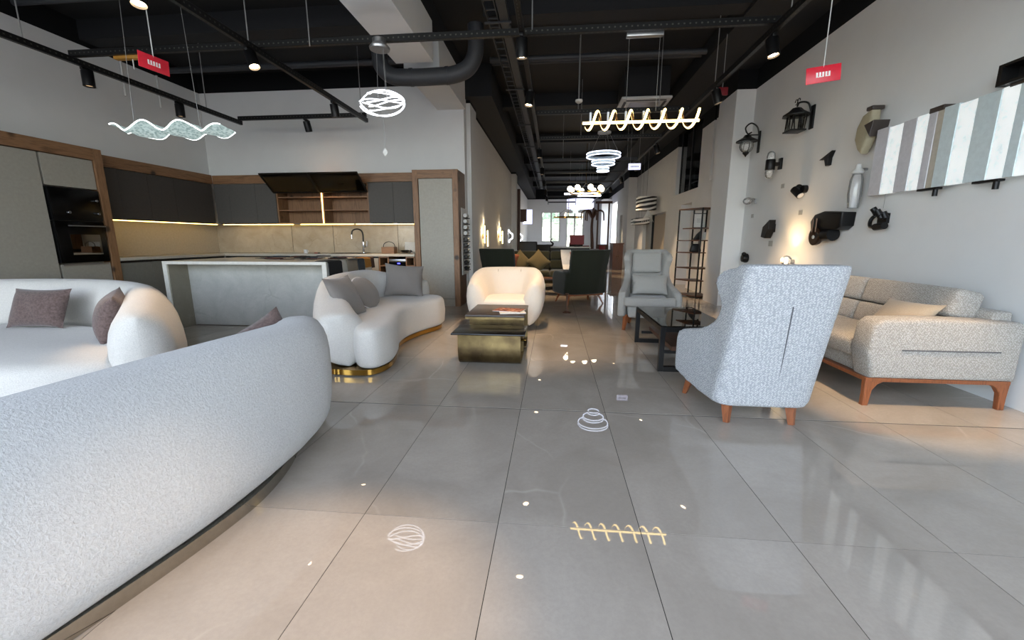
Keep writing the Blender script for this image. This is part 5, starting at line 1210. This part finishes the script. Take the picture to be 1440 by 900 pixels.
t = thing('low_table', 'dark low table in front of the olive sofa', 'coffee table', (-.15, 9.35, 0)); B().box(-.45, .45, -.25, .25, .33, .36, bev=.005).obj('top', 'brown_board', t, smooth=False)
for sx in (-1, 1):
    for sy in (-1, 1): box('leg', 'walnut', (sx * .4 - .02, sx * .4 + .02, sy * .2 - .02, sy * .2 + .02, 0, .33), t, smooth=False)

# ------------------------------------------------------------------ office and shop things deep in the hall
def office_chair(label, x, y, rz, h=1.04):
    t = thing('office_chair', label, 'chair', (x, y, 0), rz); B().box(-.29, .29, .16, .24, .55, h + .08, bev=.04, seg=3).obj('backrest', 'black_matte', t); B().box(-.25, .25, -.24, .2, .44, .52, bev=.03).obj('seat', 'black_matte', t)
    B().cyl((0, 0, .08), (0, 0, .44), .03).obj('column', 'black_metal', t)
    for k in range(5): B().cyl((0, 0, .09), (.27 * math.cos(k * 1.2566), .27 * math.sin(k * 1.2566), .05), .018, n=8).obj('leg', 'black_metal', t)
    for sx in (-1, 1): B().box(sx * .27 - .02, sx * .27 + .02, -.15, .18, .62, .65, bev=.006).obj('armrest', 'black_matte', t)
office_chair('wide black office chair behind the left of the olive sofa', -.80, 13.6, R(180), 1.06)
office_chair('smaller black office chair beside the wide one', -.30, 14.2, R(160), .96)
office_chair('black office chair behind the reception desk', .95, 16.6, R(20), 1.0)
t = thing('reception_desk', 'dark reception desk with a white top deep in the hall', 'desk', (.35, 15.4, 0)); box('front_panel', 'black_matte', (-.62, .95, 0, .04, 0, .90), t, smooth=False)
for x in (-.62, .91): box('side_panel', 'black_matte', (x, x + .04, .04, .7, 0, .90), t, smooth=False)
B().box(-.66, .99, -.06, .74, .90, .94, bev=.004).obj('worktop', 'white_box', t, smooth=False)
t = thing('desk_sculpture', 'black curved swan shaped ornament on the reception desk', 'ornament', (-.12, 15.5, .941)); B().tube(catmull([(-.12, 0, .045), (.06, 0, .05), (.10, 0, .12), (.02, 0, .2), (.06, 0, .3)], 6), .04, 8, r1=.02).obj('body', 'black_matte', t)
t = thing('monitor', 'dark red backed monitor on the reception desk', 'monitor', (.85, 15.6, .941)); box('screen', 'red_dark', (-.26, .26, 0, .04, .08, .42), t, smooth=False); box('stand', 'black_matte', (-.1, .1, -.06, .1, 0, .02), t, smooth=False); box('neck', 'black_matte', (-.02, .02, .01, .03, .02, .1), t, smooth=False)
t = thing('dark_cabinet', 'dark wooden cabinet along the right side of the hall', 'cabinet', (2.36, 17.1, 0)); box('body', 'brown_board', (0, .4, 0, .8, 0, 1.02), t, smooth=False); box('top', 'brown_board', (-.03, .43, -.03, .83, 1.02, 1.06), t, smooth=False)
for k in range(2): d = box('door', 'brown_board', (.01 + .195 * k, .19 + .195 * k, -.02, -.001, .06, .98), t, smooth=False); B().sphere((.16 + .07 * k, -.03, .55), .014, n=8, m=6).obj('knob', 'brass', d)
t = thing('dining_table', 'round dark table with stacked goods deep in the hall', 'table', (1.6, 19.2, 0)); B().lathe([(0, 0), (.3, 0), (.06, .06), (.06, .72), (.6, .74), (.6, .78), (0, .78)], n=24).obj('pedestal_top', 'brown_board', t)
for k, (x, y, r_, l) in enumerate([(1.3, 18.3, 0, 'dark red dining chair nearest the round table'), (1.95, 18.6, .8, 'dark red dining chair at the right of the round table')]):
    t = thing('dining_chair', l, 'chair', (x, y, 0), r_); box('seat', 'red_dark', (-.22, .22, -.22, .22, .44, .49), t, bev=.01); box('backrest', 'red_dark', (-.21, .21, -.22, -.19, .49, .95), t, bev=.01)
    for sx in (-1, 1):
        for sy in (-1, 1): box('leg', 'walnut', (sx * .19 - .02, sx * .19 + .02, sy * .19 - .02, sy * .19 + .02, 0, .44), t, smooth=False)
t = thing('coat_stand', 'tall dark branching stand before the far door', 'stand', (1.85, 20.9, 0))
B().tube(catmull([(0, 0, 0), (.03, 0, .9), (-.02, 0, 1.8), (.04, 0, 2.7)], 6), .10, 10, r1=.05).obj('trunk', 'brown_board', t); B().lathe([(0, 0), (.3, 0), (.25, .08), (0, .1)]).obj('foot', 'brown_board', t)
for k in range(6): B().tube(catmull([(0, 0, 2.2), (.25 * math.cos(k), .2 * math.sin(k), 2.55), (.5 * math.cos(k), .4 * math.sin(k), 2.5), (.55 * math.cos(k), .42 * math.sin(k), 2.1)], 5), .05, 8, r1=.03).obj('branch', 'brown_board', t)
t = thing('timber_stand', 'tall dark brown wooden frame standing by the far right wall', 'frame', (2.2, 22.2, 0))
for x in (0, .55): box('post', 'brown_board', (x, x + .08, 0, .08, 0, 3.0), t, smooth=False)
box('head_rail', 'brown_board', (-.1, .75, 0, .08, 3.0, 3.12), t, smooth=False); box('foot_rail', 'brown_board', (.08, .55, 0, .08, .05, .95), t, smooth=False)
t = thing('floor_vase', 'dark floor vase before the far right wall', 'vase', (2.3, 20.0, 0)); B().lathe([(0, 0), (.16, 0), (.24, .3), (.2, .6), (.1, .8), (.14, .95), (.1, .95), (.05, .8), (0, .8)]).obj('body', 'black_matte', t)
